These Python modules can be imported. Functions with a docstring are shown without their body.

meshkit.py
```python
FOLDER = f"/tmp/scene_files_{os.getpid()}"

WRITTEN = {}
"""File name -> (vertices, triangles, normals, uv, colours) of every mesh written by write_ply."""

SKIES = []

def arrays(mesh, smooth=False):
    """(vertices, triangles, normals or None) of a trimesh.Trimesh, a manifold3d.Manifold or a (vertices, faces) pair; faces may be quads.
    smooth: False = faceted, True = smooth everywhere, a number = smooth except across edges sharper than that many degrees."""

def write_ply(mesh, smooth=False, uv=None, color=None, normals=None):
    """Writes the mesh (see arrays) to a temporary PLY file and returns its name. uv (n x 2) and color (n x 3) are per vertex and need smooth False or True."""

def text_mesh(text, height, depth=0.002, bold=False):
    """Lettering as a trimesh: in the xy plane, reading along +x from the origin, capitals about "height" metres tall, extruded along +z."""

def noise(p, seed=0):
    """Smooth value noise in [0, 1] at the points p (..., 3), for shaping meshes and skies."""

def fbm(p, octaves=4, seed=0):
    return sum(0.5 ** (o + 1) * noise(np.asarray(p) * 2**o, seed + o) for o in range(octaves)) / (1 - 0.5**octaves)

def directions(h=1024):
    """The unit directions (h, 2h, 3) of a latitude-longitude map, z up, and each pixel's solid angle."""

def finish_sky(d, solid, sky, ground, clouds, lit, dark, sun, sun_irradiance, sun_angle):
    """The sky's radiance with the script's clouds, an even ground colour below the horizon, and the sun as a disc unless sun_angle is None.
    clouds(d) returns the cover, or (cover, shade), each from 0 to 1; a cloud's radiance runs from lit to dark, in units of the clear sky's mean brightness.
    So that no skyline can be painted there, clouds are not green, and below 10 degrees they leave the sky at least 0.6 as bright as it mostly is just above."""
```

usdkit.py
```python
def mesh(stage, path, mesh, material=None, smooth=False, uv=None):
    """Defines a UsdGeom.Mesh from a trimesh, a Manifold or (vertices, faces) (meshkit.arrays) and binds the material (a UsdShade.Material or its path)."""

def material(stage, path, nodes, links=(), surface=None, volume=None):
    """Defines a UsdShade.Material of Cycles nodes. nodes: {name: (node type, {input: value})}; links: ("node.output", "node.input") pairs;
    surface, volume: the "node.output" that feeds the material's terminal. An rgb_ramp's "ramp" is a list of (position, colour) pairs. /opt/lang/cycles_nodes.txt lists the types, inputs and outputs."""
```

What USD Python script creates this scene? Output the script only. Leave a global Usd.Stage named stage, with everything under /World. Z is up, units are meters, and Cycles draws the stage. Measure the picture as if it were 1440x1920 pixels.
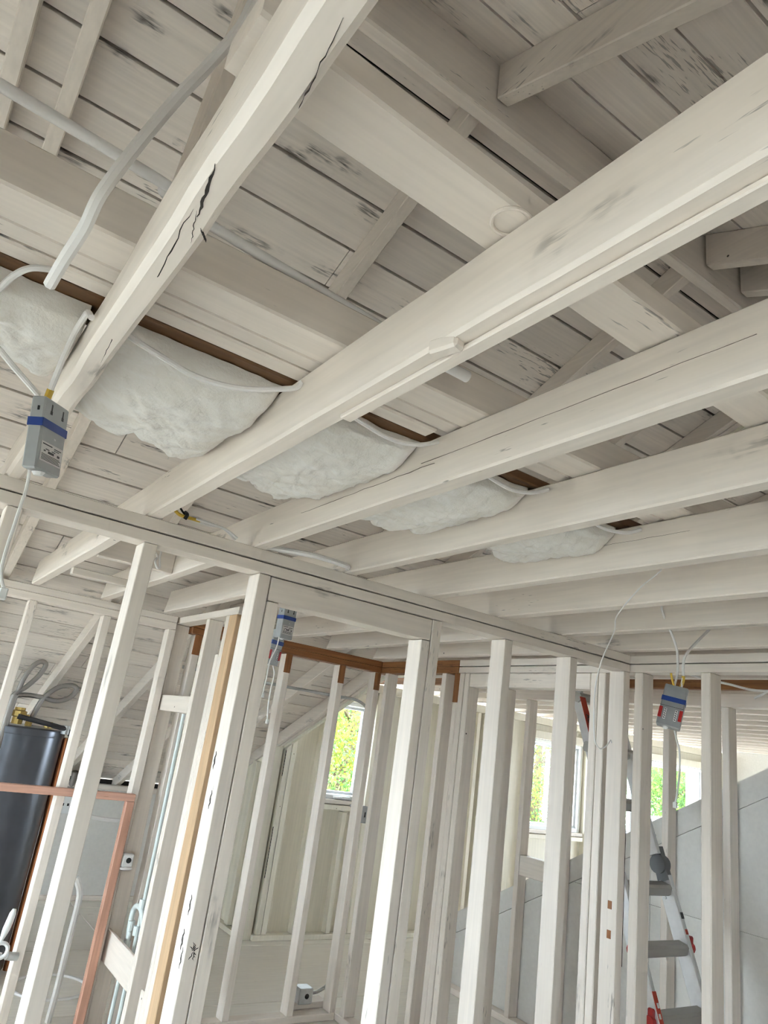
import math, random
import numpy as np, trimesh
import usdkit, meshkit
from pxr import Usd, UsdGeom, UsdLux, UsdShade, Gf, Sdf, Vt

stage = Usd.Stage.CreateInMemory()
UsdGeom.SetStageUpAxis(stage, 'Z'); UsdGeom.SetStageMetersPerUnit(stage, 1.0)
UsdGeom.Xform.Define(stage, '/World'); UsdGeom.Scope.Define(stage, '/World/Looks')
# All building coordinates below are in framing units of 0.57 m, measured from the camera point; the floor lies 3 units below it.
U, FZ = 0.57, 3.0
# ---------------------------------------------------------------- camera, sky, exposure
CAMR = np.array([[0.811415, -0.56831461, 0.13647053], [0.28590482, 0.18229631, -0.94075846], [0.50976871, 0.80236311, 0.31040185]])  # right, down, forward
cam = UsdGeom.Camera.Define(stage, '/World/camera')
m4 = np.eye(4); m4[0, :3], m4[1, :3], m4[2, :3] = CAMR[0], -CAMR[1], -CAMR[2]; m4[3, :3] = (0, 0, FZ * U)
cam.AddTransformOp().Set(Gf.Matrix4d(m4.tolist()))
cam.CreateHorizontalApertureAttr(36.0); cam.CreateVerticalApertureAttr(48.0)
cam.CreateFocalLengthAttr(36.0 * 1344.22 / 1440)
cam.CreateClippingRangeAttr(Gf.Vec2f(0.05, 500))
cam.CreateExposureAttr(0.52)
SKY = usdkit.material(stage, '/World/Looks/sky', {
    'tc': ('texture_coordinate', {}),
    'mp': ('mapping', {'scale': (1.5, 1.5, 3.0)}),
    'nz': ('noise_texture', {'scale': 2.2, 'detail': 5.0}),
    'rp': ('rgb_ramp', {'ramp': [(0.30, (0.62, 0.80, 1.0)), (0.62, (0.98, 1.0, 1.0))]}),
    'bg': ('background_shader', {'strength': 5.0})},
    [('tc.generated', 'mp.vector'), ('mp.vector', 'nz.vector'), ('nz.fac', 'rp.fac'), ('rp.color', 'bg.color')], surface='bg.background')
dome = UsdLux.DomeLight.Define(stage, '/World/sky_light')
dome.CreateColorAttr(Gf.Vec3f(0.76, 0.875, 1.0)); dome.CreateIntensityAttr(5.0)

rng = random.Random(7); nrg = np.random.default_rng(7)
# ---------------------------------------------------------------- materials
def mat(name, nodes, links, surface='p.BSDF'):
    return usdkit.material(stage, '/World/Looks/' + name, nodes, links, surface=surface)

def plain(name, col, rough=0.5, metal=0.0, bump=0.0, bscale=60, var=0.0):
    nodes = {'p': ('principled_bsdf', {'base_color': col, 'roughness': rough, 'metallic': metal})}; links = []
    if bump or var:
        nodes['g'] = ('geometry', {}); nodes['n'] = ('noise_texture', {'scale': bscale, 'detail': 3.0}); links.append(('g.position', 'n.vector'))
    if bump:
        nodes['b'] = ('bump', {'strength': bump, 'distance': 0.004}); links += [('n.fac', 'b.height'), ('b.normal', 'p.normal')]
    if var:
        lo = tuple(c * (1 - var) for c in col); hi = tuple(min(1, c * (1 + var)) for c in col)
        nodes['r'] = ('rgb_ramp', {'ramp': [(0.3, lo), (0.7, hi)]}); links += [('n.fac', 'r.fac'), ('r.color', 'p.base_color')]
    return mat(name, nodes, links)

def wood(name, axis, col, dark, knots=0.75, streak=0.66, rough=0.5, grain=0.05, rnd=0.06, knot_scale=1.0, kv=0.7, flat=False):
    """Sawn timber with the grain along one axis: painted or raw, with knots that bleed through and streaks."""
    def sc(along, across): return tuple(along if i == axis else across for i in range(3))
    c = np.array(col)
    nodes = {
        'g': ('geometry', {}), 'oi': ('object_info', {}),
        'mk': ('mapping', {'scale': sc(2.1 * knot_scale, 8.0 * knot_scale)}),
        'wn': ('noise_texture', {'scale': 14.0, 'detail': 2.0}),
        'wa': ('vector_math', {'math_type': 'multiply_add', 'vector2': (0.5, 0.5, 0.5)}),
        'v': ('voronoi_texture', {'scale': 1.0, 'randomness': 1.0, 'dimensions': '2D' if flat else '3D'}),
        'sep': ('separate_color', {}),
        'gate': ('math', {'math_type': 'greater_than', 'value2': knots}),
        'kr': ('rgb_ramp', {'ramp': [(0.0, (kv, kv, kv)), (0.10, (kv * .6,) * 3), (0.18, (kv * .12,) * 3), (0.30, (0, 0, 0))]}),
        'ks': ('map_range', {'from_min': .42, 'from_max': .58, 'to_min': .15, 'to_max': 1.0, 'clamp': True}), 'km': ('math', {'math_type': 'multiply'}),
        'v2': ('voronoi_texture', {'scale': 7.0, 'randomness': 1.0}), 'sep2': ('separate_color', {}), 'gate2': ('math', {'math_type': 'greater_than', 'value2': .72}),
        'dot': ('math', {'math_type': 'less_than', 'value2': .035}), 'do': ('math', {'math_type': 'multiply'}), 'mx2': ('math', {'math_type': 'maximum'}),
        'kb': ('rgb_to_bw', {}),
        'ko': ('math', {'math_type': 'multiply'}),
        'ms': ('mapping', {'scale': sc(13.0, 110.0)}),
        'ns': ('noise_texture', {'scale': 1.0, 'detail': 2.0, 'roughness': 0.55}),
        'ml': ('mapping', {'scale': sc(1.6, 5.0)}),
        'nl': ('noise_texture', {'scale': 1.0, 'detail': 1.0}),
        'sm': ('math', {'math_type': 'multiply'}),
        'sr': ('map_range', {'from_min': streak * 0.62, 'from_max': streak * 0.62 + 0.05, 'to_min': 0.0, 'to_max': 0.6, 'clamp': True}),
        'mx': ('math', {'math_type': 'maximum'}),
        'mg': ('mapping', {'scale': sc(3.0, 60.0)}),
        'ng': ('noise_texture', {'scale': 1.0, 'detail': 3.0}),
        'gr': ('rgb_ramp', {'ramp': [(0.3, tuple(c * (1 - grain))), (0.7, tuple(np.minimum(1, c * (1 + grain))))]}),
        'ro': ('map_range', {'from_min': 0.0, 'from_max': 1.0, 'to_min': 1 - rnd, 'to_max': 1 + rnd}),
        'hs': ('hsv', {}),
        'mc': ('mix_color', {'b': dark}),
        'bp': ('bump', {'strength': 0.25, 'distance': 0.002}),
        'p': ('principled_bsdf', {'roughness': rough}),
    }
    links = [('g.position', 'mk.vector'), ('g.position', 'wn.vector'), ('wn.color', 'wa.vector1'), ('mk.vector', 'wa.vector3'), ('wa.vector', 'v.vector'),
             ('v.color', 'sep.color'), ('sep.r', 'gate.value1'), ('v.distance', 'kr.fac'), ('kr.color', 'kb.color'), ('ns.fac', 'ks.value'), ('kb.val', 'km.value1'), ('ks.result', 'km.value2'), ('km.value', 'ko.value1'),
             ('g.position', 'v2.vector'), ('v2.color', 'sep2.color'), ('sep2.g', 'gate2.value1'), ('v2.distance', 'dot.value1'), ('dot.value', 'do.value1'), ('gate2.value', 'do.value2'), ('mx.value', 'mx2.value1'), ('do.value', 'mx2.value2'), ('gate.value', 'ko.value2'),
             ('g.position', 'ms.vector'), ('ms.vector', 'ns.vector'), ('g.position', 'ml.vector'), ('ml.vector', 'nl.vector'),
             ('ns.fac', 'sm.value1'), ('nl.fac', 'sm.value2'), ('sm.value', 'sr.value'), ('sr.result', 'mx.value1'), ('ko.value', 'mx.value2'),
             ('g.position', 'mg.vector'), ('mg.vector', 'ng.vector'), ('ng.fac', 'gr.fac'), ('gr.color', 'hs.color'), ('oi.random', 'ro.value'), ('ro.result', 'hs.value'),
             ('hs.color', 'mc.a'), ('mx2.value', 'mc.fac'), ('mc.result', 'p.base_color'), ('ng.fac', 'bp.height'), ('bp.normal', 'p.normal')]
    return mat(name, nodes, links)

PAINT, DARK = (0.805, 0.719, 0.634), (0.10, 0.085, 0.07)
M = {}
for i, a in enumerate('xyz'):
    M['paint_' + a] = wood('painted_timber_' + a, i, PAINT, DARK, knots=0.70, streak=0.735)
M['board'] = wood('painted_roof_board', 0, (0.85, 0.77, 0.692), DARK, knots=0.42, streak=0.65, kv=1.0, flat=True, grain=0.06, rnd=0.09, knot_scale=1.1)
M['fir_x'] = wood('bare_fir_x', 0, (0.27, 0.105, 0.035), (0.07, 0.025, 0.01), knots=0.93, streak=0.62, grain=0.25)
M['fir_y'] = wood('bare_fir_y', 1, (0.27, 0.115, 0.04), (0.07, 0.025, 0.01), knots=0.93, streak=0.62, grain=0.25)
M['fir_z'] = wood('bare_fir_z', 2, (0.27, 0.105, 0.035), (0.07, 0.025, 0.01), knots=0.93, streak=0.62, grain=0.25)
M['fir_dark'] = wood('bare_brown_board', 0, (0.15, 0.075, 0.032), (0.05, 0.02, 0.01), knots=0.93, streak=0.62, grain=0.2)
M['pine_z'] = wood('bare_pine_z', 2, (0.62, 0.42, 0.25), (0.25, 0.12, 0.05), knots=0.85, streak=0.8, grain=0.10)
M['redwood_x'] = wood('bare_redwood_x', 0, (0.60, 0.34, 0.25), (0.22, 0.09, 0.05), knots=0.95, streak=0.75, grain=0.15)
M['redwood_z'] = wood('bare_redwood_z', 2, (0.56, 0.30, 0.21), (0.22, 0.09, 0.05), knots=0.93, streak=0.75, grain=0.18)
M['drywall'] = plain('painted_panel', (0.74, 0.71, 0.66), 0.6, bump=0.05, bscale=40, var=0.03)
M['ply'] = wood('painted_plywood', 2, (0.87, 0.81, 0.67), (0.35, 0.28, 0.2), knots=0.93, streak=0.78, grain=0.04)
M['floor'] = wood('painted_floor', 0, (0.86, 0.81, 0.73), (0.45, 0.38, 0.3), knots=0.97, streak=0.72, rough=0.35, grain=0.05)
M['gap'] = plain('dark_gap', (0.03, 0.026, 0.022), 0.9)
M['crack'] = plain('dark_crack', (0.05, 0.04, 0.033), 0.9)
M['check'] = plain('fine_check', (0.26, 0.225, 0.19), 0.9)
M['cable'] = plain('white_cable', (0.80, 0.77, 0.74), 0.45)
M['conduit'] = plain('painted_conduit', (0.78, 0.75, 0.72), 0.4)
M['pipe'] = plain('painted_pipe', (0.72, 0.78, 0.76), 0.35)
M['steel'] = plain('grey_steel', (0.36, 0.37, 0.37), 0.45, 0.35, var=0.06, bscale=25)
M['steel_lit'] = plain('galvanised_steel', (0.55, 0.56, 0.56), 0.35, 0.6, var=0.08, bscale=40)
M['tape'] = plain('blue_tape', (0.012, 0.045, 0.23), 0.5)
M['red'] = plain('red_plastic', (0.45, 0.02, 0.02), 0.4)
M['sticker'] = plain('red_sticker', (0.50, 0.045, 0.02), 0.4)
M['white'] = plain('white_plastic', (0.82, 0.82, 0.80), 0.4)
M['paper'] = plain('paper_label', (0.62, 0.61, 0.58), 0.6)
M['black'] = plain('black_plastic', (0.012, 0.012, 0.012), 0.5)
M['yellow'] = plain('yellow_jacket', (0.65, 0.42, 0.05), 0.5)
M['copper'] = plain('bare_copper', (0.5, 0.2, 0.09), 0.35, 0.9)
M['alu'] = plain('aluminium', (0.70, 0.71, 0.72), 0.32, 0.75, var=0.04, bscale=30)
M['alu_dull'] = plain('aluminium_rung', (0.42, 0.41, 0.38), 0.45, 0.6)
M['tank'] = plain('charcoal_enamel', (0.10, 0.108, 0.125), 0.25, 0.45, var=0.06, bscale=12)
M['hinge'] = plain('grey_hinge', (0.13, 0.135, 0.14), 0.5)
M['rubber'] = plain('dark_hose', (0.03, 0.03, 0.033), 0.5)
M['braid'] = plain('braided_steel', (0.32, 0.30, 0.28), 0.4, 0.7, bump=0.4, bscale=400)
M['brass'] = plain('brass', (0.42, 0.30, 0.10), 0.35, 0.8)
M['batt'] = mat('fibreglass', {
    'g': ('geometry', {}), 'm': ('mapping', {'scale': (6.0, 14.0, 10.0), 'rotation': (0, 0, 0.5)}), 'n': ('noise_texture', {'scale': 1.0, 'detail': 6.0, 'roughness': 0.65, 'distortion': 1.2}),
    'r': ('rgb_ramp', {'ramp': [(0.30, (0.88, 0.83, 0.755)), (0.62, (0.96, 0.93, 0.885))]}),
    'n2': ('noise_texture', {'scale': 140.0, 'detail': 4.0}), 'ad': ('math', {'math_type': 'add'}),
    'b': ('bump', {'strength': 0.25, 'distance': 0.01}), 'd': ('diffuse_bsdf', {'roughness': 0.4}), 't': ('translucent_bsdf', {}), 'x': ('mix_closure', {'fac': 0.12})},
    [('g.position', 'm.vector'), ('m.vector', 'n.vector'), ('n.fac', 'r.fac'), ('r.color', 'd.color'), ('r.color', 't.color'), ('g.position', 'n2.vector'),
     ('n.fac', 'ad.value1'), ('n2.fac', 'ad.value2'), ('ad.value', 'b.height'), ('b.normal', 'd.normal'), ('d.BSDF', 'x.closure1'), ('t.BSDF', 'x.closure2')], surface='x.closure')
M['fibre'] = plain('glass_fibre_strand', (0.84, 0.82, 0.74), 0.7)
M['glass'] = mat('window_glass', {'t': ('transparent_bsdf', {'color': (0.97, 0.985, 0.98)}), 'gl': ('glossy_bsdf', {'roughness': 0.02}), 'f': ('fresnel', {'IOR': 1.45}), 'x': ('mix_closure', {}),
                                  'ge': ('geometry', {}), 'iv': ('math', {'math_type': 'subtract', 'value1': 1.0}), 'mu': ('math', {'math_type': 'multiply'})},
                 [('ge.backfacing', 'iv.value2'), ('iv.value', 'mu.value1'), ('f.fac', 'mu.value2'), ('mu.value', 'x.fac'), ('t.BSDF', 'x.closure1'), ('gl.BSDF', 'x.closure2')], surface='x.closure')
M['vinyl'] = plain('white_vinyl', (0.85, 0.86, 0.86), 0.35)
M['bark'] = plain('bark', (0.13, 0.09, 0.06), 0.9, bump=0.6, bscale=30)
M['lawn'] = plain('gravel_yard', (0.24, 0.22, 0.18), 0.9, var=0.2, bscale=2)
M['roofing'] = plain('asphalt_roofing', (0.10, 0.10, 0.10), 0.9)
def leaf(name, c):
    d = tuple(np.array(c) * 0.9)
    return mat(name, {'oi': ('geometry', {}), 'r': ('rgb_ramp', {'ramp': [(0.0, tuple(np.array(c) * 0.6)), (1.0, tuple(np.minimum(1, np.array(c) * 1.35)))]}),
                      'd': ('diffuse_bsdf', {}), 't': ('translucent_bsdf', {}), 'x': ('mix_closure', {'fac': 0.45})},
               [('oi.random_per_island', 'r.fac'), ('r.color', 'd.color'), ('r.color', 't.color'), ('d.BSDF', 'x.closure1'), ('t.BSDF', 'x.closure2')], surface='x.closure')
M['leaf_g'] = leaf('green_leaves', (0.36, 0.55, 0.14)); M['leaf_y'] = leaf('yellow_leaves', (0.50, 0.50, 0.10)); M['leaf_d'] = leaf('deep_green_leaves', (0.22, 0.40, 0.14))

# ---------------------------------------------------------------- building helpers
used = {}
def numbered(parent, name):
    k = (parent, name); n = used.get(k, 0); used[k] = n + 1
    return f'{parent}/{name}' if n == 0 else f'{parent}/{name}_{n:03d}'
def tag(prim, label=None, cat=None, group=None, kind=None):
    for k, v in (('label', label), ('category', cat), ('group', group), ('kind', kind)):
        if v: prim.SetCustomDataByKey(k, v)
ORG = {}
def world(p): p = np.asarray(p, float); return np.stack([p[..., 0] * U, p[..., 1] * U, (p[..., 2] + FZ) * U], -1)
def thing(name, base, label=None, cat=None, group=None, kind=None):
    path = numbered('/World', name)
    x = UsdGeom.Xform.Define(stage, path); b = world(base); x.AddTranslateOp().Set(Gf.Vec3d(*map(float, b)))
    ORG[path] = b; tag(x.GetPrim(), label, cat, group, kind)
    return path
def put(name, geo, mt, parent='/World', smooth=False, **kw):
    """One mesh under its thing (or a top-level mesh)."""
    v, f = geo
    v = world(v); org = ORG.get(parent)
    path = numbered(parent, name)
    if parent == '/World':
        org = np.array([v[:, 0].mean(), v[:, 1].mean(), v[:, 2].min()])
    if org is None: org = np.zeros(3)
    me = usdkit.mesh(stage, path, (v - org, f), M[mt] if isinstance(mt, str) else mt, smooth=smooth)
    if parent == '/World':
        UsdGeom.Xformable(me).AddTranslateOp().Set(Gf.Vec3d(*map(float, org)))
    else:
        pass
    ORG[path] = org
    tag(me.GetPrim(), **kw)
    return path
def join(*gs):
    vs, fs, n = [], [], 0
    for v, f in gs:
        vs.append(v); fs.append(np.asarray(f) + n); n += len(v)
    return np.vstack(vs), np.vstack(fs)
# a chamfered unit box: each corner is three vertices
def _cham():
    P = []
    for sx in (-1, 1):
        for sy in (-1, 1):
            for sz in (-1, 1):
                for k in range(3): P.append((sx, sy, sz, k))
    V = np.array([[s[i] * (1.0 if i == s[3] else 0.8) for i in range(3)] for s in P])
    h = trimesh.convex.convex_hull(V)
    order = [int(np.argmin(((V - q) ** 2).sum(1))) for q in h.vertices]
    return P, np.array(order)[h.faces]
CP, CF = _cham()
def box(x0, x1, y0, y1, z0, z1, c=0.008):
    lo, hi = np.array([min(x0, x1), min(y0, y1), min(z0, z1)]), np.array([max(x0, x1), max(y0, y1), max(z0, z1)])
    c = min(c, *((hi - lo) * 0.3)); mid, half = (lo + hi) / 2, (hi - lo) / 2
    V = np.array([[mid[i] + s[i] * (half[i] - (0 if i == s[3] else c)) for i in range(3)] for s in CP])
    return V, CF
def rot(geo, axis, deg, about):
    v, f = geo; a = math.radians(deg); about = np.asarray(about, float)
    R = trimesh.transformations.rotation_matrix(a, axis)[:3, :3]
    return (v - about) @ R.T + about, f
def timber(p0, p1, up, w, h, c=0.012, n=1, wob=0.0, cut0=0.0, cut1=0.0, seed=0):
    """A timber from p0 to p1 (centre line), w wide, h high along 'up', arrises eased by c, n bays, surface wobble; cut1 pulls back the top of the far end."""
    p0, p1, up = (np.asarray(q, float) for q in (p0, p1, up))
    d = p1 - p0; L = np.linalg.norm(d); d = d / L; s = np.cross(d, up); s /= np.linalg.norm(s); u = np.cross(s, d)
    a, b = w / 2, h / 2
    prof = [(-a, -b + c), (-a + c, -b), (a - c, -b), (a, -b + c), (a, b - c), (a - c, b), (-a + c, b), (-a, b - c)]
    V = []
    for i in range(n + 1):
        t = i / n
        for k, (q, r) in enumerate(prof):
            sh = 0.0
            if i == n and cut1: sh = -cut1 * (r + b) / (2 * b)
            if i == 0 and cut0: sh = cut0 * (r + b) / (2 * b)
            V.append(p0 + d * (L * t + sh) + s * q + u * r)
    V = np.array(V)
    if wob:
        N = meshkit.noise(V * np.array([4.0, 4.0, 4.0]) + seed * 7.3, seed) - 0.5
        N2 = meshkit.noise(V * 1.3 + seed * 3.1 + 50, seed + 5) - 0.5
        V = V + s * (N[:, None] * wob + N2[:, None] * wob) + u * (N2[:, None] * wob)
    F = []
    for i in range(n):
        for k in range(8):
            a0, a1 = i * 8 + k, i * 8 + (k + 1) % 8
            F += [(a0, a1, a1 + 8), (a0, a1 + 8, a0 + 8)]
    F += [(0, k + 1, k) for k in range(1, 7)]
    e = n * 8; F += [(e, e + k, e + k + 1) for k in range(1, 7)]
    F = np.array(F)[:, ::-1]
    return V, F
def tube(pts, r, sides=8, taper=None):
    pts = np.asarray(pts, float)
    T = np.gradient(pts, axis=0); T /= np.linalg.norm(T, axis=1)[:, None]
    ref = np.array([0.3, 0.5, 0.81]); V = []
    n0 = np.cross(T[0], ref); n0 /= np.linalg.norm(n0)
    for i, (p, t) in enumerate(zip(pts, T)):
        n0 = n0 - t * (n0 @ t); n0 /= np.linalg.norm(n0); b0 = np.cross(t, n0)
        rr = r if taper is None else r * taper[i]
        for k in range(sides):
            a = 2 * math.pi * k / sides; V.append(p + rr * (math.cos(a) * n0 + math.sin(a) * b0))
    F = []
    for i in range(len(pts) - 1):
        for k in range(sides):
            a0, a1 = i * sides + k, i * sides + (k + 1) % sides
            F += [(a0, a1, a1 + sides), (a0, a1 + sides, a0 + sides)]
    V.append(pts[0]); V.append(pts[-1]); c0 = len(V) - 2; e = (len(pts) - 1) * sides
    for k in range(sides):
        F += [(c0, (k + 1) % sides, k), (c0 + 1, e + k, e + (k + 1) % sides)]
    return np.array(V), np.array(F)
def curve(pts, n=8):
    pts = np.asarray(pts, float); P = np.vstack([2 * pts[0] - pts[1], pts, 2 * pts[-1] - pts[-2]]); out = []
    for i in range(1, len(P) - 2):
        for t in np.linspace(0, 1, n, endpoint=False):
            a, b, c, d = P[i - 1:i + 3]
            out.append(0.5 * (2 * b + (c - a) * t + (2 * a - 5 * b + 4 * c - d) * t * t + (3 * b - a - 3 * c + d) * t ** 3))
    out.append(pts[-1]); return np.array(out)
def lathe(cx, cy, prof, sides=40):
    V = []; n = len(prof)
    for r, z in prof:
        for k in range(sides):
            a = 2 * math.pi * k / sides; V.append((cx + r * math.cos(a), cy + r * math.sin(a), z))
    F = []
    for i in range(n - 1):
        for k in range(sides):
            a0, a1 = i * sides + k, i * sides + (k + 1) % sides
            F += [(a0, a1, a1 + sides), (a0, a1 + sides, a0 + sides)]
    return np.array(V), np.array(F)
def tri(m): return np.array(m.vertices), np.array(m.faces)
def prism(poly, axis, a0, a1):
    """A polygon in the two other axes (in order) pulled along an axis."""
    from shapely.geometry import Polygon
    m = trimesh.creation.extrude_polygon(Polygon(poly), a1 - a0, engine='earcut'); v = np.array(m.vertices); f = np.array(m.faces)
    o = [i for i in range(3) if i != axis]; w = np.zeros_like(v); w[:, o[0]], w[:, o[1]], w[:, axis] = v[:, 0], v[:, 1], v[:, 2] + a0
    if axis == 1: f = f[:, ::-1]
    return w, f

# ---------------------------------------------------------------- the roof
SL, C0 = 0.436, 4.80            # main slope: underside of the boards z = C0 - SL * y
def deck(y): return C0 - SL * y
RIDGE_Y, RIDGE_Z, SL2 = 2.465, 3.725, 0.42
def deck2(y): return RIDGE_Z - SL2 * (RIDGE_Y - y)
def sloped_board(x0, x1, ya, yb, za, zb, th=0.055, gap=0.008):
    """One roof board: runs along x between ya and yb (its underside at za, zb)."""
    d = np.array([0, yb - ya, zb - za]); L = np.linalg.norm(d); d /= L; n = np.cross([1, 0, 0], d); n *= np.sign(n[2])
    c = np.array([(x0 + x1) / 2, (ya + yb) / 2, (za + zb) / 2]) + n * (th / 2 + rng.uniform(0, 0.006))
    hx = (x1 - x0) / 2 - 0.003; hd = L / 2 - gap - rng.uniform(0, 0.003)
    V = np.array([c + np.array([s[0] * (hx - (0 if s[3] == 0 else 0.004)), 0, 0]) + d * s[1] * (hd - (0 if s[3] == 1 else 0.003)) + n * s[2] * (th / 2 - (0 if s[3] == 2 else 0.003)) for s in CP])
    return V, CF
ceil_a = thing('ceiling', (0, 2.4, 3.6), 'white painted board sheathing of the long roof slope falling away to the far eave', kind='structure')
X0, X1, XD = -5.0, 18.5, 5.72
def row_splits(a, b, seed):
    r = random.Random(seed); xs = [a]; x = a + r.uniform(2.0, 7.0)
    while x < b - 1.5:
        xs.append(x); x += r.uniform(4.5, 8.5)
    return xs + [b]
BW = 0.313
k = 0; y = 2.48
while y < 14.3:
    yb = min(y + BW, 14.4)
    xs = row_splits(X0, XD, 100 + k)
    for a, b in zip(xs[:-1], xs[1:]):
        put('roof_board', sloped_board(a, b, y, yb, deck(y), deck(yb)), 'board', ceil_a)
    y = yb; k += 1
ceil_b = thing('ceiling', (0, 0, 2.6), 'white painted board sheathing of the short roof slope beyond the ridge board', kind='structure')
y = RIDGE_Y; k = 0
while y > -8.4:
    ya = max(y - 0.325, -8.5)
    xs = row_splits(X0, X1, 300 + k) if y > -3.4 else [X0, X1]
    for a, b in zip(xs[:-1], xs[1:]):
        put('roof_board', sloped_board(a, b, ya, y, deck2(ya), deck2(y)), 'board', ceil_b)
    y = ya; k += 1
DY, DZ = 11.25, 1.36            # the long dormer's wall line and the height of its roof there
def deck3(y): return RIDGE_Z - (RIDGE_Z - DZ) * (y - RIDGE_Y) / (DY - RIDGE_Y)
ceil_c = thing('ceiling', (10, 6, 2.4), 'white painted board sheathing of the low pitched dormer roof', kind='structure')
y = RIDGE_Y; k = 0
while y < 12.0:
    yb = min(y + BW, 12.1)
    put('roof_board', sloped_board(XD, X1, y, yb, deck3(y), deck3(yb)), 'board', ceil_c); y = yb
for c, a in ((ceil_a, [(X0, XD, 2.46, 14.5, deck)]), (ceil_b, [(X0, X1, -8.5, 2.47, deck2)]), (ceil_c, [(XD, X1, 2.46, 12.2, deck3)])):
    x0, x1, ya, yb, fn = a[0]
    V = np.array([[x, yy, fn(yy) + zz] for x in (x0, x1) for yy in (ya, yb) for zz in (0.075, 0.12)])
    put('roofing_felt', tri(trimesh.convex.convex_hull(V)), 'gap', c)

# ---------------------------------------------------------------- floor and outer walls
fl = thing('floor', (0, 0, -3.0), 'white painted plywood subfloor in large sheets', kind='structure')
for i, x in enumerate(np.arange(-5, 18.5, 4.28)):
    for j, yy in enumerate(np.arange(-8.5, 14.0, 2.14)):
        put('floor_panel', box(x + 0.004, min(x + 4.276, 18.6), yy + 0.004, yy + 2.136, -3.06, -3.0 - rng.uniform(0, 0.003), 0.006), 'floor', fl)
put('subfloor', box(-5.1, 18.6, -8.6, 14.4, -3.2, -3.07), 'gap', fl)

def wall_with_holes(name, axis, at, th, u0, u1, z0, z1, holes, mt, label):
    """A sheathed wall across an axis, with rectangular window openings (ua, ub, za, zb), built of panels between and around them."""
    t = thing(name, (at, (u0 + u1) / 2, z0) if axis == 0 else ((u0 + u1) / 2, at, z0), label, kind='structure')
    us = sorted({u0, u1, *[h[0] for h in holes], *[h[1] for h in holes]})
    for a, b in zip(us[:-1], us[1:]):
        hs = sorted([h for h in holes if h[0] < b - 1e-6 and h[1] > a + 1e-6], key=lambda h: h[2])
        z = z0; spans = []
        for h in hs: spans.append((z, h[2])); z = h[3]
        spans.append((z, z1))
        for za, zb in spans:
            if zb - za < 1e-3: continue
            n = max(1, round((b - a) / 2.14)); e = np.linspace(a, b, n + 1)
            for p, q in zip(e[:-1], e[1:]):
                g = box(at, at + th, p + .003, q - .003, za, zb, .004) if axis == 0 else box(p + .003, q - .003, at, at + th, za, zb, .004)
                put('panel', g, mt, t)
    return t
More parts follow.
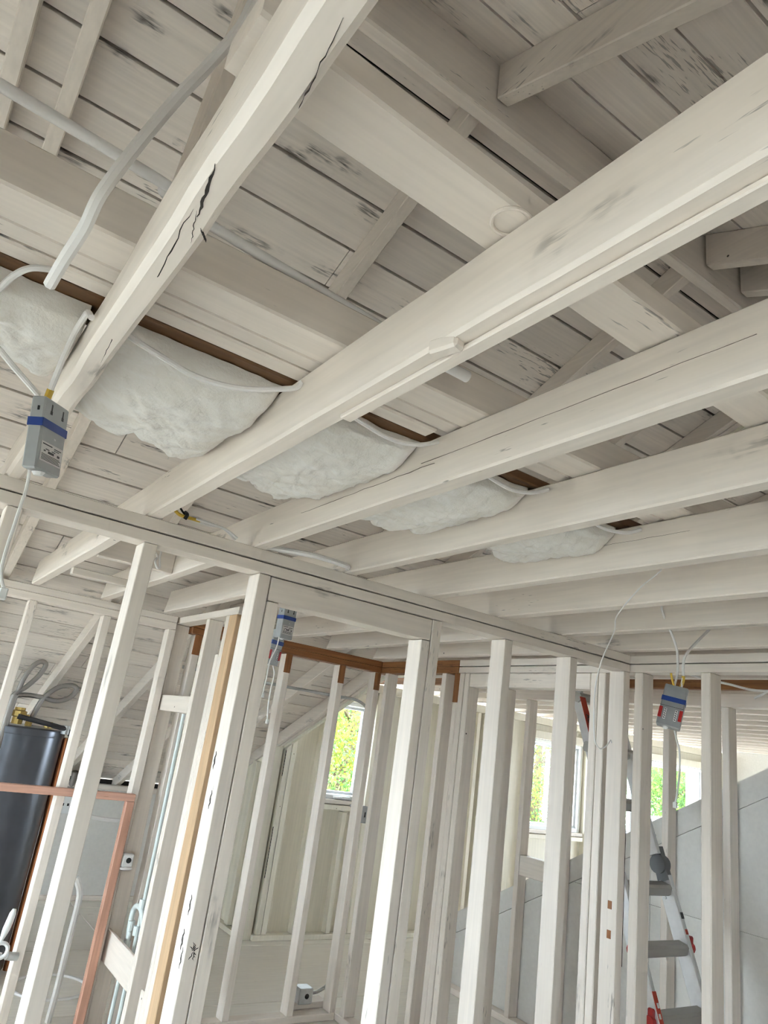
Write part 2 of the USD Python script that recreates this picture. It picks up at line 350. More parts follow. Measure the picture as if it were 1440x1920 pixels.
def window(axis, at, ua, ub, za, zb, label, inner=-1, handle=False):
    """A vinyl casement in an opening of a wall across an axis: frame, sash, glass, sill and crank."""
    global NWIN
    NWIN += 1
    mid = ((ua + ub) / 2); t = thing(f'window_{NWIN}', (at, mid, za) if axis == 0 else (mid, at, za), label, kind='structure')
    def B(p, q, a, b, c, d): return box(a, b, p, q, c, d) if axis == 0 else box(p, q, a, b, c, d)
    f = 0.07
    put('window_frame', join(B(ua, ua + f, at - .05, at + .16, za, zb), B(ub - f, ub, at - .05, at + .16, za, zb), B(ua + f, ub - f, at - .05, at + .16, za, za + f), B(ua + f, ub - f, at - .05, at + .16, zb - f, zb)), 'vinyl', t)
    s = 0.05; a, b, c, d = ua + f + .008, ub - f - .008, za + f + .008, zb - f - .008
    sash = put('sash', join(B(a, a + s, at + .02, at + .10, c, d), B(b - s, b, at + .02, at + .10, c, d), B(a + s, b - s, at + .02, at + .10, c, c + s), B(a + s, b - s, at + .02, at + .10, d - s, d)), 'vinyl', t)
    put('pane', B(a + s, b - s, at + .05, at + .062, c + s, d - s), 'glass', t)
    yy = at + inner * .06
    put('window_sill', B(ua - .05, ub + .05, min(yy - .06, at), max(yy + .06, at), za - .07, za), 'paint_x' if axis else 'paint_y', t)
    if handle:
        put('crank_handle', join(B(mid - .16, mid + .16, at - .10, at - .05, za + .01, za + .05), B(mid - .03, mid + .14, at - .13, at - .09, za + .03, za + .06)), 'vinyl', t)
        put('sash_lock', B(ub - .06, ub - .03, at - .09, at - .05, za + .5, za + .8), 'vinyl', t)
    return t
NWIN = 0
# left gable, the wall behind the camera and the far end
LW = [(-5.2, -2.6, -2.4, -.3), (2.2, 4.05, -2.5, .45), (4.5, 7.7, -2.1, .95), (8.3, 10.3, -2.1, .3)]
wall_with_holes('wall_left', 0, -5.15, .15, -8.5, 14.3, -3.0, 3.6, LW, 'drywall', 'gable end wall of the attic')
for h in LW: window(0, -5.12, *h, 'casement window in the gable end wall', inner=1)
wall_with_holes('wall_right', 0, 18.5, .15, -8.5, 12.2, -3.0, 3.6, [(5.0, 9.0, -1.5, .6)], 'drywall', 'end wall of the attic beyond the stairs')
BWN = [(-4.6, -2.4, -2.3, -.5), (3.6, 4.6, -2.3, -.9)]
wall_with_holes('wall_back', 1, -7.6, .15, -5.0, 18.5, -3.0, -.2, BWN, 'drywall', 'low eave wall of the attic')
for h in BWN: window(1, -7.55, *h, 'casement window in the low eave wall', inner=1)
# low eave wall behind the water heater
kw = thing('wall_front', (2, 13.3, -3), 'low white eave wall with a top plate behind the water heater', kind='structure')
for a in np.arange(-5, 5.7, 2.14):
    put('panel', box(a + .003, min(a + 2.137, 5.7), 13.36, 13.42, -3, -1.30), 'drywall', kw)
put('baseboard', box(-5, 5.7, 13.30, 13.36, -3.0, -2.93), 'paint_x', kw)
put('top_plate', box(-5, 5.7, 13.24, 13.42, -1.30, -1.22), 'paint_x', kw)
put('soffit_board', box(-5, 5.7, 13.62, 13.66, -3.0, deck(13.66) - .01), 'gap', kw)
# ---------------------------------------------------------------- the dormer wall with its windows
DW = [(6.62, 7.40, -.92, .70), (11.45, 13.05, -1.12, .64), (13.25, 14.95, -1.12, .64), (15.2, 17.6, -.75, .60)]
dwall = wall_with_holes('wall_dormer', 1, 11.12, .06, 5.72, 18.5, -3.0, 1.0, DW, 'ply', 'cream sheathed dormer wall with studs and casement windows')
for xx in (5.78, 5.875, 6.40, 7.44, 7.60, 8.32, 9.04, 9.83, 10.02, 10.6, 11.34, 13.11, 15.03, 17.64, 18.3):
    put('stud', box(xx, xx + .085, 10.98, 11.12, -2.92, .925, .006), 'ply', dwall)
for xx in (7.02,): put('stud', box(xx, xx + .085, 10.98, 11.12, -2.92, -1.10, .006), 'ply', dwall)
for xa, xb, za, zb in DW:
    put('window_header', box(xa, xb, 10.98, 11.12, zb, min(zb + .16, .92), .006), 'ply', dwall)
    put('sill_plate', box(xa, xb, 10.98, 11.12, za - .16, za - .08, .006), 'ply', dwall)
put('base_plate', box(5.73, 18.5, 10.96, 11.12, -3.0, -2.925, .006), 'ply', dwall)
put('top_plate', box(5.72, 18.5, 10.96, 11.12, .925, 1.07, .006), 'ply', dwall)
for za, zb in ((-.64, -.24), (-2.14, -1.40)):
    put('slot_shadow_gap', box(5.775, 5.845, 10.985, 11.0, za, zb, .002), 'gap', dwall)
window(1, 11.14, *DW[0], 'white casement window in the dormer wall seen between the bath studs', handle=True)
window(1, 11.14, *DW[1], 'white window of the dormer wall beyond the stair opening')
window(1, 11.14, *DW[2], 'white dormer window hidden behind the corner studs')
window(1, 11.14, *DW[3], 'wide white window of the dormer wall at the far end')
put('corner_post', prism([(11.02, -3.0), (11.179, -3.0), (11.179, deck(11.179) - .193), (11.02, deck(11.02) - .193)], 0, 5.60, 5.73), 'ply', dwall)
ck = thing('wall_cheek', (5.65, 12, -3), 'cream boarded side wall running back beside the dormer', kind='structure')
for a, b in ((11.18, 11.9), (11.9, 12.6), (12.6, 13.36)):
    put('panel', prism([(a + .001, -3.0), (b - .001, -3.0), (b - .001, deck(b) - .005), (a + .001, deck(a) - .005)], 0, 5.62, 5.70), 'ply', ck)
for a, b in ((3.0, 5.5), (5.5, 8.0), (8.0, 11.2)):
    put('gable_panel', prism([(a, deck(a) - .22), (b, deck(b) - .22), (b, deck3(b)), (a, deck3(a))], 0, 5.732, 5.775), 'ply', ck)
for yy in (11.5, 12.2, 12.9): put('stud', box(5.535, 5.62, yy, yy + .14, -2.92, deck(yy + .14) - .21), 'ply', ck)
put('base_plate', box(5.50, 5.62, 11.18, 13.3, -3, -2.925), 'ply', ck)

# ---------------------------------------------------------------- roof timbers
rb = thing('ridge_board', (6, RIDGE_Y, 3.2), 'deep white ridge board under the peak where both roof slopes meet', 'ridge board')
put('board', timber((X0, 2.455, 3.525), (X1, 2.455, 3.525), (0, 0, 1), .085, .38, n=30, wob=.008), 'paint_x', rb)
RD = .175
ORD = ['first', 'second', 'third', 'fourth', 'fifth', 'sixth', 'seventh', 'eighth', 'ninth', 'tenth', 'eleventh', 'twelfth', 'thirteenth', 'fourteenth', 'fifteenth', 'sixteenth', 'seventeenth', 'eighteenth']
def rafter(xl, label, y0=2.585, y1=14.2, th=.085, fn=deck, depth=RD, mt='paint_y', name='rafter', seed=0, group=None):
    d = np.array([0, y1 - y0, fn(y1) - fn(y0)]); d /= np.linalg.norm(d); n = np.cross([1, 0, 0], d); n *= np.sign(n[2])
    off = n * (-depth / 2)
    p0, p1 = np.array([xl + th / 2, y0, fn(y0)]) + off, np.array([xl + th / 2, y1, fn(y1)]) + off
    t = thing(name, (xl + th / 2, y1, fn(y1)), label, 'rafter', group)
    put('timber', timber(p0, p1, n, th, depth, c=.007, n=18, wob=.008, cut0=-depth * .43, seed=seed), mt, t)
    return t
for i, (x, lab) in enumerate([(-4.2, None), (-3.1, None), (-2.0, None), (-1.05, None), (-.37, 'narrow white rafter crossing the top left corner of the roof'),
        (-.093, 'white rafter behind the thick loose cable, upper left'), (.725, 'white rafter landing behind the driver box with the paper label'),
        (1.83, 'white rafter in the open bay between the two nearest ceiling joists'), (2.905, 'white rafter coming down behind the water heater and the doorway post'),
        (3.88, 'white rafter over the plank walkway, seen past the second joist'), (4.86, 'white rafter above the bare brown top plate')]):
    rafter(x, lab or f'white rafter of the long slope, {ORD[i]} from the gable windows', seed=i)
rafter(5.585, 'white rafter at the edge of the dormer opening', y1=14.2, th=.064, seed=20)
rafter(5.66, 'doubled white rafter framing the dormer opening', y1=14.2, th=.065, seed=21)
for i, x in enumerate([-3.2, -1.1, -.1, .88, 1.86, 2.88, 3.83, 4.26, 4.8, 5.8, 6.8]):
    lab = {1.86: 'white rafter of the short slope meeting the ridge board near the top', 3.83: 'white rafter of the short slope at the right edge above the second joist',
           4.26: 'short brownish rafter end at the right edge under the ridge board'}.get(x)
    rafter(x, lab or f'white rafter of the short slope, {ORD[i]} from the gable windows', y0=2.30, y1=-7.45, fn=deck2, depth=.235, th=.088, seed=30 + i)
for i, x in enumerate([6.6, 7.6, 8.6, 9.6, 10.6, 11.6, 12.6, 13.6, 14.6, 15.6, 16.6, 17.6]):
    rafter(x, f'white rafter of the low dormer roof, {ORD[i]} beyond the stair opening', y1=11.9, fn=deck3, seed=50 + i, group='rafters of the dormer roof')

# ---------------------------------------------------------------- ceiling joists
JB, JT = 1.0745, 1.305
JOISTS = [(-3.9, -3.81, None), (-3.2, -3.11, None), (-2.5, -2.41, None), (-1.82, -1.73, None), (-1.12, -1.03, None), (-.43, -.345, None),
          (.25, .336, 'steep cracked white ceiling joist nearest the corner, beside the driver box'),
          (1.0, 1.09, 'broad white ceiling joist with a ledger strip along its underside'),
          (1.68, 1.772, 'second white ceiling joist along, with a long fine check in its face'),
          (2.36, 2.445, 'third white ceiling joist along, with a star shaped knot'),
          (3.06, 3.16, 'fourth white ceiling joist along, above the fourth insulation batt'),
          (3.76, 3.87, 'fifth white ceiling joist along, from which the thin loose wire hangs'),
          (4.46, 4.57, 'sixth white ceiling joist along, carrying the cables of the hanging box'),
          (5.17, 5.26, 'white ceiling joist next to the corner of the two stud walls')]
jp = {}
for i, (a, b, lab) in enumerate(JOISTS):
    t = thing('ceiling_joist', ((a + b) / 2, 4.1, JB), lab or f'white ceiling joist over the near room, {ORD[i]} from the gable windows', 'ceiling joist')
    h = .20 if i == 6 else JT - JB
    put('timber', timber(((a + b) / 2, -3.2, JB + h / 2 * 1), ((a + b) / 2, 7.90, JB + h / 2), (0, 0, 1), b - a, h, c=.018 if i == 6 else .011 if i == 7 else .009, n=90, wob=.012 if i == 6 else .007, cut1=.22, seed=i), 'paint_y', t)
    jp[i] = t
for i, x in enumerate(np.arange(5.88, 17.5, .705)):
    bare = i == 2
    t = thing('ceiling_joist', (x + .045, 7, JB), 'bare brown ceiling joist behind the hanging box' if bare else f'white ceiling joist over the stairs, {ORD[i]} beyond the wall corner', 'ceiling joist', 'joists over the stairs')
    put('timber', timber((x + .045, -3.2, (JB + JT) / 2), (x + .045, 11.11, (JB + JT) / 2), (0, 0, 1), .09, JT - JB, c=.008, n=6), 'fir_y' if bare else 'paint_y', t)
def sliver(pts, w, nrm):
    """A thin dark crack lying on a face: a tapering strip along pts."""
    pts = np.asarray(pts, float); nrm = np.asarray(nrm, float); V = []; m = len(pts)
    T = np.gradient(pts, axis=0)
    for i, p in enumerate(pts):
        s = np.cross(T[i], nrm); s /= np.linalg.norm(s); ww = w * (0.12 + math.sin(math.pi * (i + .2) / (m - .6)) * .88) * (0.7 + .6 * ((i * 37) % 7) / 7)
        V += [p - s * ww + nrm * .0008, p + s * ww + nrm * .0008, p - s * ww * .3 - nrm * .006, p + s * ww * .3 - nrm * .006]
    F = []
    for i in range(m - 1):
        a = 4 * i
        F += [(a, a + 1, a + 5), (a, a + 5, a + 4), (a + 1, a + 3, a + 7), (a + 1, a + 7, a + 5), (a + 2, a, a + 4), (a + 2, a + 4, a + 6)]
    return np.array(V), np.array(F)
def crack(parent, ya, yb, x, z, face, w, jig=.012, seed=0):
    r = random.Random(seed); m = 14; pts = []
    for i in range(m):
        t = i / (m - 1); j = r.uniform(-jig, jig)
        pts.append((x + (j if face == 'b' else 0) + (.03 * t if face == 'b' else 0), ya + (yb - ya) * t, z + (j if face == 's' else 0)))
    put('crack', sliver(pts, w, (0, 0, -1) if face == 'b' else (-1, 0, 0)), 'crack' if w > .0007 else 'check', parent, label='dark drying crack' if w > .0007 else 'fine drying check')
A, B, Cj, D, Ej = jp[6], jp[7], jp[8], jp[9], jp[10]
crack(A, 1.24, 1.42, .264, JB - .001, 'b', .0040, .002, 1); crack(A, 1.40, 1.80, .274, JB - .001, 'b', .0016, .003, 2); crack(A, 1.40, 1.52, .285, JB - .001, 'b', .0010, .002, 3)
crack(A, 2.0, 2.35, .280, JB - .001, 'b', .0011, .002, 4); crack(A, .80, 1.0, .30, JB - .001, 'b', .0008, .002, 5); crack(A, 1.45, 1.49, .312, JB - .001, 'b', .0018, .001, 6)
crack(Cj, .9, 2.4, 1.6775, 1.20, 's', .0006, .002, 7); crack(Cj, 2.3, 3.5, 1.6775, 1.18, 's', .0007, .003, 8); crack(Ej, 2.0, 3.0, 3.0575, 1.22, 's', .0007, .002, 9)
put('ledger_strip', box(1.048, 1.094, -.8, 2.02, JB - .020, JB - .002, .004), 'paint_y', B)
put('broken_chip', rot(box(1.0, 1.045, 1.36, 1.46, JB - .025, JB + .02, .008), (0, 0, 1), 14, (1.02, 1.4, JB)), 'paint_y', B)

# planks that lie on the joists: the flat walkway and the built-up cross beam
t = thing('walkway_plank', (3, 1.2, JT), 'wide flat white plank lying across the tops of the ceiling joists', 'plank')
put('board', timber((.236, 1.163, 1.355), (5.2, 1.35, 1.355), (0, 0, 1), .175, .085, c=.008, n=24, wob=.006), 'paint_x', t)
put('paint_blister', tri(trimesh.creation.torus(.05, .006, 24, 8).apply_transform(trimesh.transformations.translation_matrix((.985, 1.15, 1.309)))), 'paint_x', t)
cb = [(1.985, .180, .165, 'nearest pinkish plank on edge of the built-up cross beam over the joists', .0), (2.165, .105, .14, 'second plank of the built-up cross beam over the joists', .008),
      (2.270, .100, .12, 'last plank of the built-up cross beam, along the bare brown gap', .004)]
for i, (yy, w, h, lab, dz) in enumerate(cb):
    t = thing('cross_plank', (2.5, yy, JT), lab, 'plank')
    put('board', box(-4.98, 1.66 if i == 2 else 5.3, yy + .005, yy + w - .006, JT + .002 + dz, JT + h + dz, .008), 'paint_x', t)
put('bare_board', box(-4.98, 5.3, 2.385, 2.62, JT + .012, JT + .06, .006), 'fir_dark', label='bare brown board showing in the gap beside the insulation', cat='board')
t = thing('wood_strut', (.40, 2.0, 1.47), 'white wooden strut leaning up beside the thick loose cable', 'strut')
put('timber', timber((.352, 2.05, 1.475), (.485, 2.36, 3.30), (1, .1, 0), .13, .055, c=.006, n=8, wob=.006), 'paint_z', t)

# ---------------------------------------------------------------- stud walls
Z0, PL, PM, PT = -2.925, .925, 1.0, 1.0745
def studs_x(t, xs, y, top=PL, mt='paint_z', w=.08, bottom=Z0):
    for x in xs: put('stud', box(x, x + w, y, y + .156, bottom, top - .003, .004), mt, t)
# W1: the long wall that crosses the picture
w1 = thing('stud_framing', (2, 4.16, -3), 'long white stud wall crossing the picture with a doorway beside its dark-marked post', 'stud wall')
Y1 = 4.083
studs_x(w1, [-4.6, -3.9, -3.2, -2.5, -1.78, -1.08, -.38, .298, 1.022, 1.753], Y1)
studs_x(w1, [3.858, 4.602, 5.290], Y1, w=.083)
put('king_stud', box(3.144, 3.227, Y1, Y1 + .156, Z0, PL - .003, .004), 'paint_z', w1)
put('trimmer_stud', box(1.841, 1.920, Y1, Y1 + .156, Z0, .763, .004), 'paint_z', w1)
put('trimmer_stud', box(3.060, 3.136, Y1, Y1 + .156, Z0, .763, .004), 'paint_z', w1)
put('header', box(1.841, 3.136, Y1, Y1 + .156, .770, .918, .004), 'paint_x', w1)
put('top_plate', timber((-4.9, Y1 + .078, .9605), (5.365, Y1 + .078, .9595), (0, 0, 1), .156, .067, c=.004, n=24, wob=.004), 'paint_x', w1)
put('top_plate', timber((-4.9, Y1 + .078, 1.037), (5.365, Y1 + .078, 1.038), (0, 0, 1), .156, .071, c=.004, n=24, wob=.004, seed=3), 'paint_x', w1)
put('base_plate', box(-4.9, 1.92, Y1, Y1 + .156, -3.0, Z0), 'paint_x', w1); put('base_plate', box(3.06, 5.365, Y1, Y1 + .156, -3.0, Z0), 'paint_x', w1)
# old nail holes and hinge mortises of the doorway post
for (yy, zz, s) in [(4.20, -.20, .020), (4.15, -.41, .020), (4.14, -.95, .018), (4.15, -1.12, .022), (4.12, -1.20, .014)]:
    pts = [(1.7525, yy + math.sin(k * 2.2) * .006, zz - .05 + .1 * k / 6) for k in range(7)]
    put('nail_hole', sliver(pts, s * .42, (-1, 0, 0)), 'crack', w1, label='dark gouge in the doorway post')
for k in range(9):
    a = 1.2 + k * .83 + .5 * math.sin(k * 5); ln = .5 + .5 * abs(math.sin(k * 3.7)); pts = [(1.80 + .03 * ln * tt * math.cos(a) + .004 * math.sin(9 * tt + k), 4.0825, -1.16 + .05 * ln * tt * math.sin(a)) for tt in np.linspace(.05, 1, 5)]
    put('knot_mark', sliver(pts, .0022, (0, -1, 0)), 'crack', w1, label='dark splintered knot low on the doorway post')
put('bare_seam', box(5.373, 5.3755, 4.0815, 4.12, -1.35, -.35, .0005), 'crack', w1)
for zz in (-.93, -1.14): put('hinge_mortise', box(5.2885, 5.2905, 4.13, 4.17, zz - .03, zz + .03, .0005), 'fir_z', w1, label='bare brown hinge mortise')

# W2/W6: the wall that meets it at the corner and runs on behind
w2 = thing('stud_framing', (5.45, 5.5, -3), 'white stud wall running away from the corner on both sides of the long wall', 'stud wall')
X2 = 5.378
for yy in (3.96, 3.335, 2.62, 1.9, 1.2, .5, -.2, -.9, -1.6): put('stud', box(X2, X2 + .156, yy, yy + .082, Z0, PL, .007), 'paint_z', w2)
for yy in (4.352, 4.44, 6.30, 6.21, 6.62, 7.79): put('stud', box(X2, X2 + .156, yy, yy + .080, Z0, PL, .007), 'paint_z', w2)
put('stud', box(X2, X2 + .156, 6.38, 6.46, Z0, .60, .007), 'paint_z', w2); put('stud', box(X2, X2 + .156, 5.62, 5.70, Z0, .765, .007), 'paint_z', w2)
put('header', box(X2, X2 + .156, 4.522, 6.205, .775, .922, .007), 'paint_y', w2)
put('top_plate', timber((X2 + .078, -3.3, .9605), (X2 + .078, 6.40, .9595), (0, 0, 1), .156, .067, c=.004, n=20, wob=.003), 'paint_y', w2)
put('top_plate', timber((X2 + .078, -3.3, 1.037), (X2 + .078, 6.40, 1.038), (0, 0, 1), .156, .071, c=.004, n=20, wob=.003, seed=4), 'paint_y', w2)
for za, zb in ((.926, .999), (1.001, 1.0735)): put('top_plate', box(X2, X2 + .156, 6.403, 8.106, za, zb, .006), 'fir_y', w2, label='bare brown top plate')
for yy in (6.38,): put('bare_stud_top', box(X2 - .0025, X2 + .01, yy - .003, yy + .083, .60, .923, .002), 'fir_z', w2, label='bare brown stud top')
put('base_plate', box(X2, X2 + .156, -3.3, 4.52, -3.0, Z0), 'paint_y', w2); put('base_plate', box(X2, X2 + .156, 6.21, 8.1, -3.0, Z0), 'paint_y', w2)

# W3 and W4: the far wall of the bath, left painted, right with a bare brown top
Y3 = 7.95
w3 = thing('stud_framing', (1, 8.03, -3), 'white stud wall in front of the water heater', 'stud wall')
studs_x(w3, [-3.2, -2.5, -1.8, -1.1, -.4, .31, 1.035, 1.772, 2.485], Y3, w=.078)
for za, zb in ((.926, .999), (1.001, 1.0735)): put('top_plate', box(-4.9, 2.56, Y3, Y3 + .156, za, zb, .006), 'paint_x', w3)
put('base_plate', box(-4.9, 2.56, Y3, Y3 + .156, -3.0, Z0), 'paint_x', w3)
w4 = thing('stud_framing', (4, 8.03, -3), 'slim white stud wall under the bare brown top plate', 'stud wall')
studs_x(w4, [2.80, 3.26, 3.965, 4.735], Y3, w=.078); put('stud', box(5.285, 5.37, Y3, Y3 + .156, Z0, PL), 'paint_z', w4)
for x in (2.80, 3.965, 4.735, 5.285): put('bare_stud_top', box(x - .003, x + .083, Y3 - .0025, Y3 + .01, .70, .923, .002), 'fir_z', w4, label='bare brown stud top')
for za, zb in ((.926, .999), (1.001, 1.0735)): put('top_plate', box(2.745, 5.37, Y3, Y3 + .156, za, zb, .006), 'fir_x', w4, label='bare brown top plate')
put('base_plate', box(2.745, 5.37, Y3, Y3 + .156, -3.0, Z0), 'paint_x', w4)
# W5: between them, towards the doorway
w5 = thing('stud_framing', (2.65, 7.2, -3), 'short white stud wall with cross blocks ending at a bare pine post', 'stud wall')
X5 = 2.585
for yy in (8.03, 7.045, 6.535): put('stud', box(X5, X5 + .156, yy, yy + .078, Z0, PM, .007), 'paint_z', w5)
put('bare_post', box(X5, X5 + .156, 6.36, 6.53, Z0, PM, .007), 'pine_z', w5, label='bare pine post at the end of the short wall')
put('trimmer_stud', box(X5, X5 + .156, 6.62, 6.70, Z0, .63, .007), 'paint_z', w5)
put('trimmer_stud', box(X5, X5 + .156, 6.71, 6.79, Z0, -2.2, .007), 'paint_z', w5)
put('block', box(X5, X5 + .156, 7.125, 8.028, .06, .225, .006), 'paint_y', w5); put('block', box(X5, X5 + .03, 7.125, 8.028, -2.33, -2.05, .005), 'paint_y', w5)
put('top_plate', box(X5, X5 + .156, 6.34, 8.108, PM + .002, 1.0735, .006), 'paint_y', w5); put('base_plate', box(X5, X5 + .156, 6.34, 8.108, -3, Z0), 'paint_y', w5)
# W7: the stair wall with its sloping panel top
w7 = thing('stud_framing', (7.6, 5, -3), 'white stud wall beside the stairs with a sloping panelled side', 'stud wall')
X7 = 7.54
for yy in (8.1, 7.37, 6.65, 5.93, 5.18, 4.465, 3.75, 3.03, 2.3, 1.6): put('stud', box(X7, X7 + .15, yy, yy + .08, Z0, PL, .006), 'paint_z', w7)
put('top_plate', box(X7, X7 + .15, 1.5, 8.2, PL + .002, 1.072, .006), 'paint_y', w7); put('base_plate', box(X7, X7 + .15, 1.5, 9.2, -3, Z0, .006), 'paint_y', w7)
put('block', box(X7, X7 + .12, 6.735, 7.365, -1.31, -1.07, .006), 'paint_y', w7)
sw = thing('wall_stair', (7.73, 5, -3), 'white panelled stair wall whose top edge slopes up to the right', kind='structure')
def st(y): return .35 - (y - 4.14) * .53
for a, b in ((1.5, 3.5), (3.505, 5.5), (5.505, 7.5), (7.505, 9.4)):
    put('sloping_band', prism([(a, st(a) - .27), (b, st(b) - .27), (b, st(b)), (a, st(a))], 0, 7.70, 7.76), 'drywall', sw)
    za, zb = min(-1.228, st(a) - .278), min(-1.228, st(b) - .278)
    yk = 4.14 + (.35 + 1.228 - .278) / .53
    put('panel', prism([(a, -3), (b, -3), (b, zb)] + ([(yk, -1.228)] if a < yk < b else []) + [(a, za)], 0, 7.70, 7.755), 'drywall', sw)
    if st(b) - .278 > -1.215:
        put('panel', prism([(a, -1.222), (b, -1.222), (b, st(b) - .278), (a, st(a) - .278)], 0, 7.70, 7.755), 'drywall', sw)
    elif st(a) - .278 > -1.215:
        yc = 4.14 + (.35 + 1.222 - .278) / .53
        put('panel', prism([(a, -1.222), (yc, -1.222), (a, st(a) - .278)], 0, 7.70, 7.755), 'drywall', sw)

# ---------------------------------------------------------------- blocking and bare redwood
for (x0, x1, yy, z0, z1, lab) in [(1.10, 1.68, 5.62, 1.075, 1.28, 'white block board between two joists above the bath, with a loop of cable'), (1.05, 1.62, 6.2, .99, 1.05, 'white flat block board hung below the joists over the bath')]:
    put('blocking_board', box(x0, x1, yy, yy + .07, z0, z1, .006), 'paint_x', label=lab, cat='blocking board')
put('redwood_rail', box(-.4, 2.515, 7.868, 7.946, -.862, -.79, .006), 'redwood_x', label='bare pink redwood rail nailed across the studs at the water heater', cat='rail')
t = thing('redwood_post', (2.46, 7.9, -3), 'bare reddish redwood post standing below the redwood rail', 'post')
put('timber', timber((2.475, 7.905, -3.0), (2.475, 7.905, -.865), (0, 1, 0), .085, .075, c=.007, n=12, wob=.006), 'redwood_z', t)

# ---------------------------------------------------------------- insulation batts
def batt(x0, x1, y0, y1, z, sag, label, seed, tail=.20):
    nx, ny = 40, 56; r = np.random.default_rng(seed)
    xs = np.linspace(0, 1, nx); ys = np.linspace(0, 1, ny)
    gx, gy = np.meshgrid(xs, ys, indexing='ij')
    edge = y1 + (meshkit.fbm(np.stack([gx * 4 + seed, gx * 0, gx * 0 + seed], -1), 4, seed) - .5) * tail * 2.0 + (meshkit.fbm(np.stack([gx * 17 + seed, gx * 0, gx * 0], -1), 3, seed + 2) - .5) * .10 - .16 * np.abs(gx - .62) ** 1.5
    near = y0 + (meshkit.fbm(np.stack([gx * 3 + seed, gx * 0 + 9, gx * 0], -1), 3, seed + 3) - .5) * .05
    Y = near + (edge - near) * gy; X = x0 + (x1 - x0) * gx
    n = meshkit.fbm(np.stack([X * 7, Y * 7, X * 0 + seed], -1), 5, seed) - .5
    n2 = meshkit.fbm(np.stack([X * 26, Y * 26, X * 0 + seed + 4], -1), 3, seed + 9) - .5
    low = z - sag * np.clip(np.sin(math.pi * gx), 0, 1) ** .4 * np.clip(np.sin(math.pi * np.clip(gy * .8 + .15, 0, 1)), 0, 1) ** .6 + n * .06 + n2 * .022
    low = low + .10 * np.clip((gy - .86) / .14, 0, 1) ** 2.0 + .06 * np.clip((.16 - gy) / .16, 0, 1) ** 1.6
    top = z + .12 + n * .03; top = np.where(Y < 2.64, np.minimum(top, 1.312), top); low = np.minimum(low, top - .004); top = np.where(gy > .9, np.minimum(top, low + .12 * (1 - gy) / .1 + .004), top)
    P1, P2 = np.stack([X, Y, low], -1).reshape(-1, 3), np.stack([X, Y, np.maximum(top, low + .003)], -1).reshape(-1, 3)
    V = np.vstack([P1, P2]); F = []; N = nx * ny
    idx = lambda i, j: i * ny + j
    for i in range(nx - 1):
        for j in range(ny - 1):
            a, b, c, d = idx(i, j), idx(i + 1, j), idx(i + 1, j + 1), idx(i, j + 1)
            F += [(a, c, b), (a, d, c), (N + a, N + b, N + c), (N + a, N + c, N + d)]
    for j in range(ny - 1):
        for i in (0, nx - 1): a, d = idx(i, j), idx(i, j + 1); F += [(a, N + a, N + d), (a, N + d, d)] if i == 0 else [(a, N + d, N + a), (a, d, N + d)]
    for i in range(nx - 1):
        for j in (0, ny - 1): a, d = idx(i, j), idx(i + 1, j); F += [(a, N + d, N + a), (a, d, N + d)]
    t = thing('insulation_batt', ((x0 + x1) / 2, (y0 + y1) / 2, z - sag), label, 'insulation')
    put('wool', (V, np.array(F)), 'batt', t, smooth=True)
    pts, cnt = [], []
    for k in range(420):
        u = r.uniform(0, 1); i = min(int(u * (nx - 1)), nx - 1); j = ny - 1
        p = P1[idx(i, j)] + r.normal(0, .012, 3); d = r.normal(0, .02, 3) + np.array([0, .030 if j else -.03, -.008])
        q = [p + d * s + r.normal(0, .004, 3) for s in (0, .5, 1)]
        pts += q; cnt.append(3)
    path = numbered(t, 'loose_fibres')
    bc = UsdGeom.BasisCurves.Define(stage, path); W = world(np.array(pts)) - ORG[t]
    bc.CreatePointsAttr(Vt.Vec3fArray.FromNumpy(W.astype(np.float32))); bc.CreateCurveVertexCountsAttr(Vt.IntArray(cnt)); bc.CreateTypeAttr('linear')
    bc.CreateWidthsAttr(Vt.FloatArray([.0012])); bc.SetWidthsInterpolation('constant')
    UsdShade.MaterialBindingAPI.Apply(bc.GetPrim()).Bind(M['fibre']); tag(bc.GetPrim(), kind='stuff')
batt(-.34, .242, 2.44, 2.96, 1.23, .09, 'white fibreglass batt at the left edge above the driver box', 3)
batt(.34, .995, 2.44, 3.42, 1.24, .10, 'largest white fibreglass batt sagging between the cracked joist and the broad joist', 5)
batt(1.095, 1.675, 2.44, 3.52, 1.24, .09, 'white fibreglass batt sagging between the broad joist and the second joist', 8)
batt(1.776, 2.355, 2.44, 3.38, 1.23, .08, 'white fibreglass batt sagging between the second and third joist', 11)
batt(2.45, 3.055, 2.44, 3.22, 1.21, .07, 'small white fibreglass batt peeping out between the third and fourth joist', 14)
batt(2.46, 2.68, 1.90, 2.0, 1.50, .01, 'tuft of white insulation on top of the cross planks', 17, tail=.03)

# ---------------------------------------------------------------- cables and pipes
def cable(name, pts, r, mt, label, cat, n=8, **kw):
    return put(name, tube(curve(pts, n), r, 8), mt, smooth=40, label=label, cat=cat, **kw)
t = thing('conduit_pipe', (.4, 1.9, 1.47), 'straight white conduit pipe lying over the cross planks, upper left', 'pipe')
put('pipe', tube(curve([(-4.9, 1.60, 1.50), (-.17, 1.85, 1.478), (.30, 1.945, 1.490), (.47, 1.98, 1.492), (1.25, 2.05, 1.492)]), .0175, 12), 'conduit', t, smooth=40)
cable('loose_cable', [(.40, 1.70, 2.5), (.36, 1.75, 2.17), (.34, 1.75, 2.03), (.29, 1.75, 1.85), (.23, 1.75, 1.67), (.18, 1.75, 1.50), (.14, 1.75, 1.35), (.115, 1.77, 1.25), (.11, 1.85, 1.20), (.095, 1.97, 1.16), (.085, 2.10, 1.135)], .0185, 'cable', 'thick white cable hanging loose down past the cross planks, upper left', 'cable')
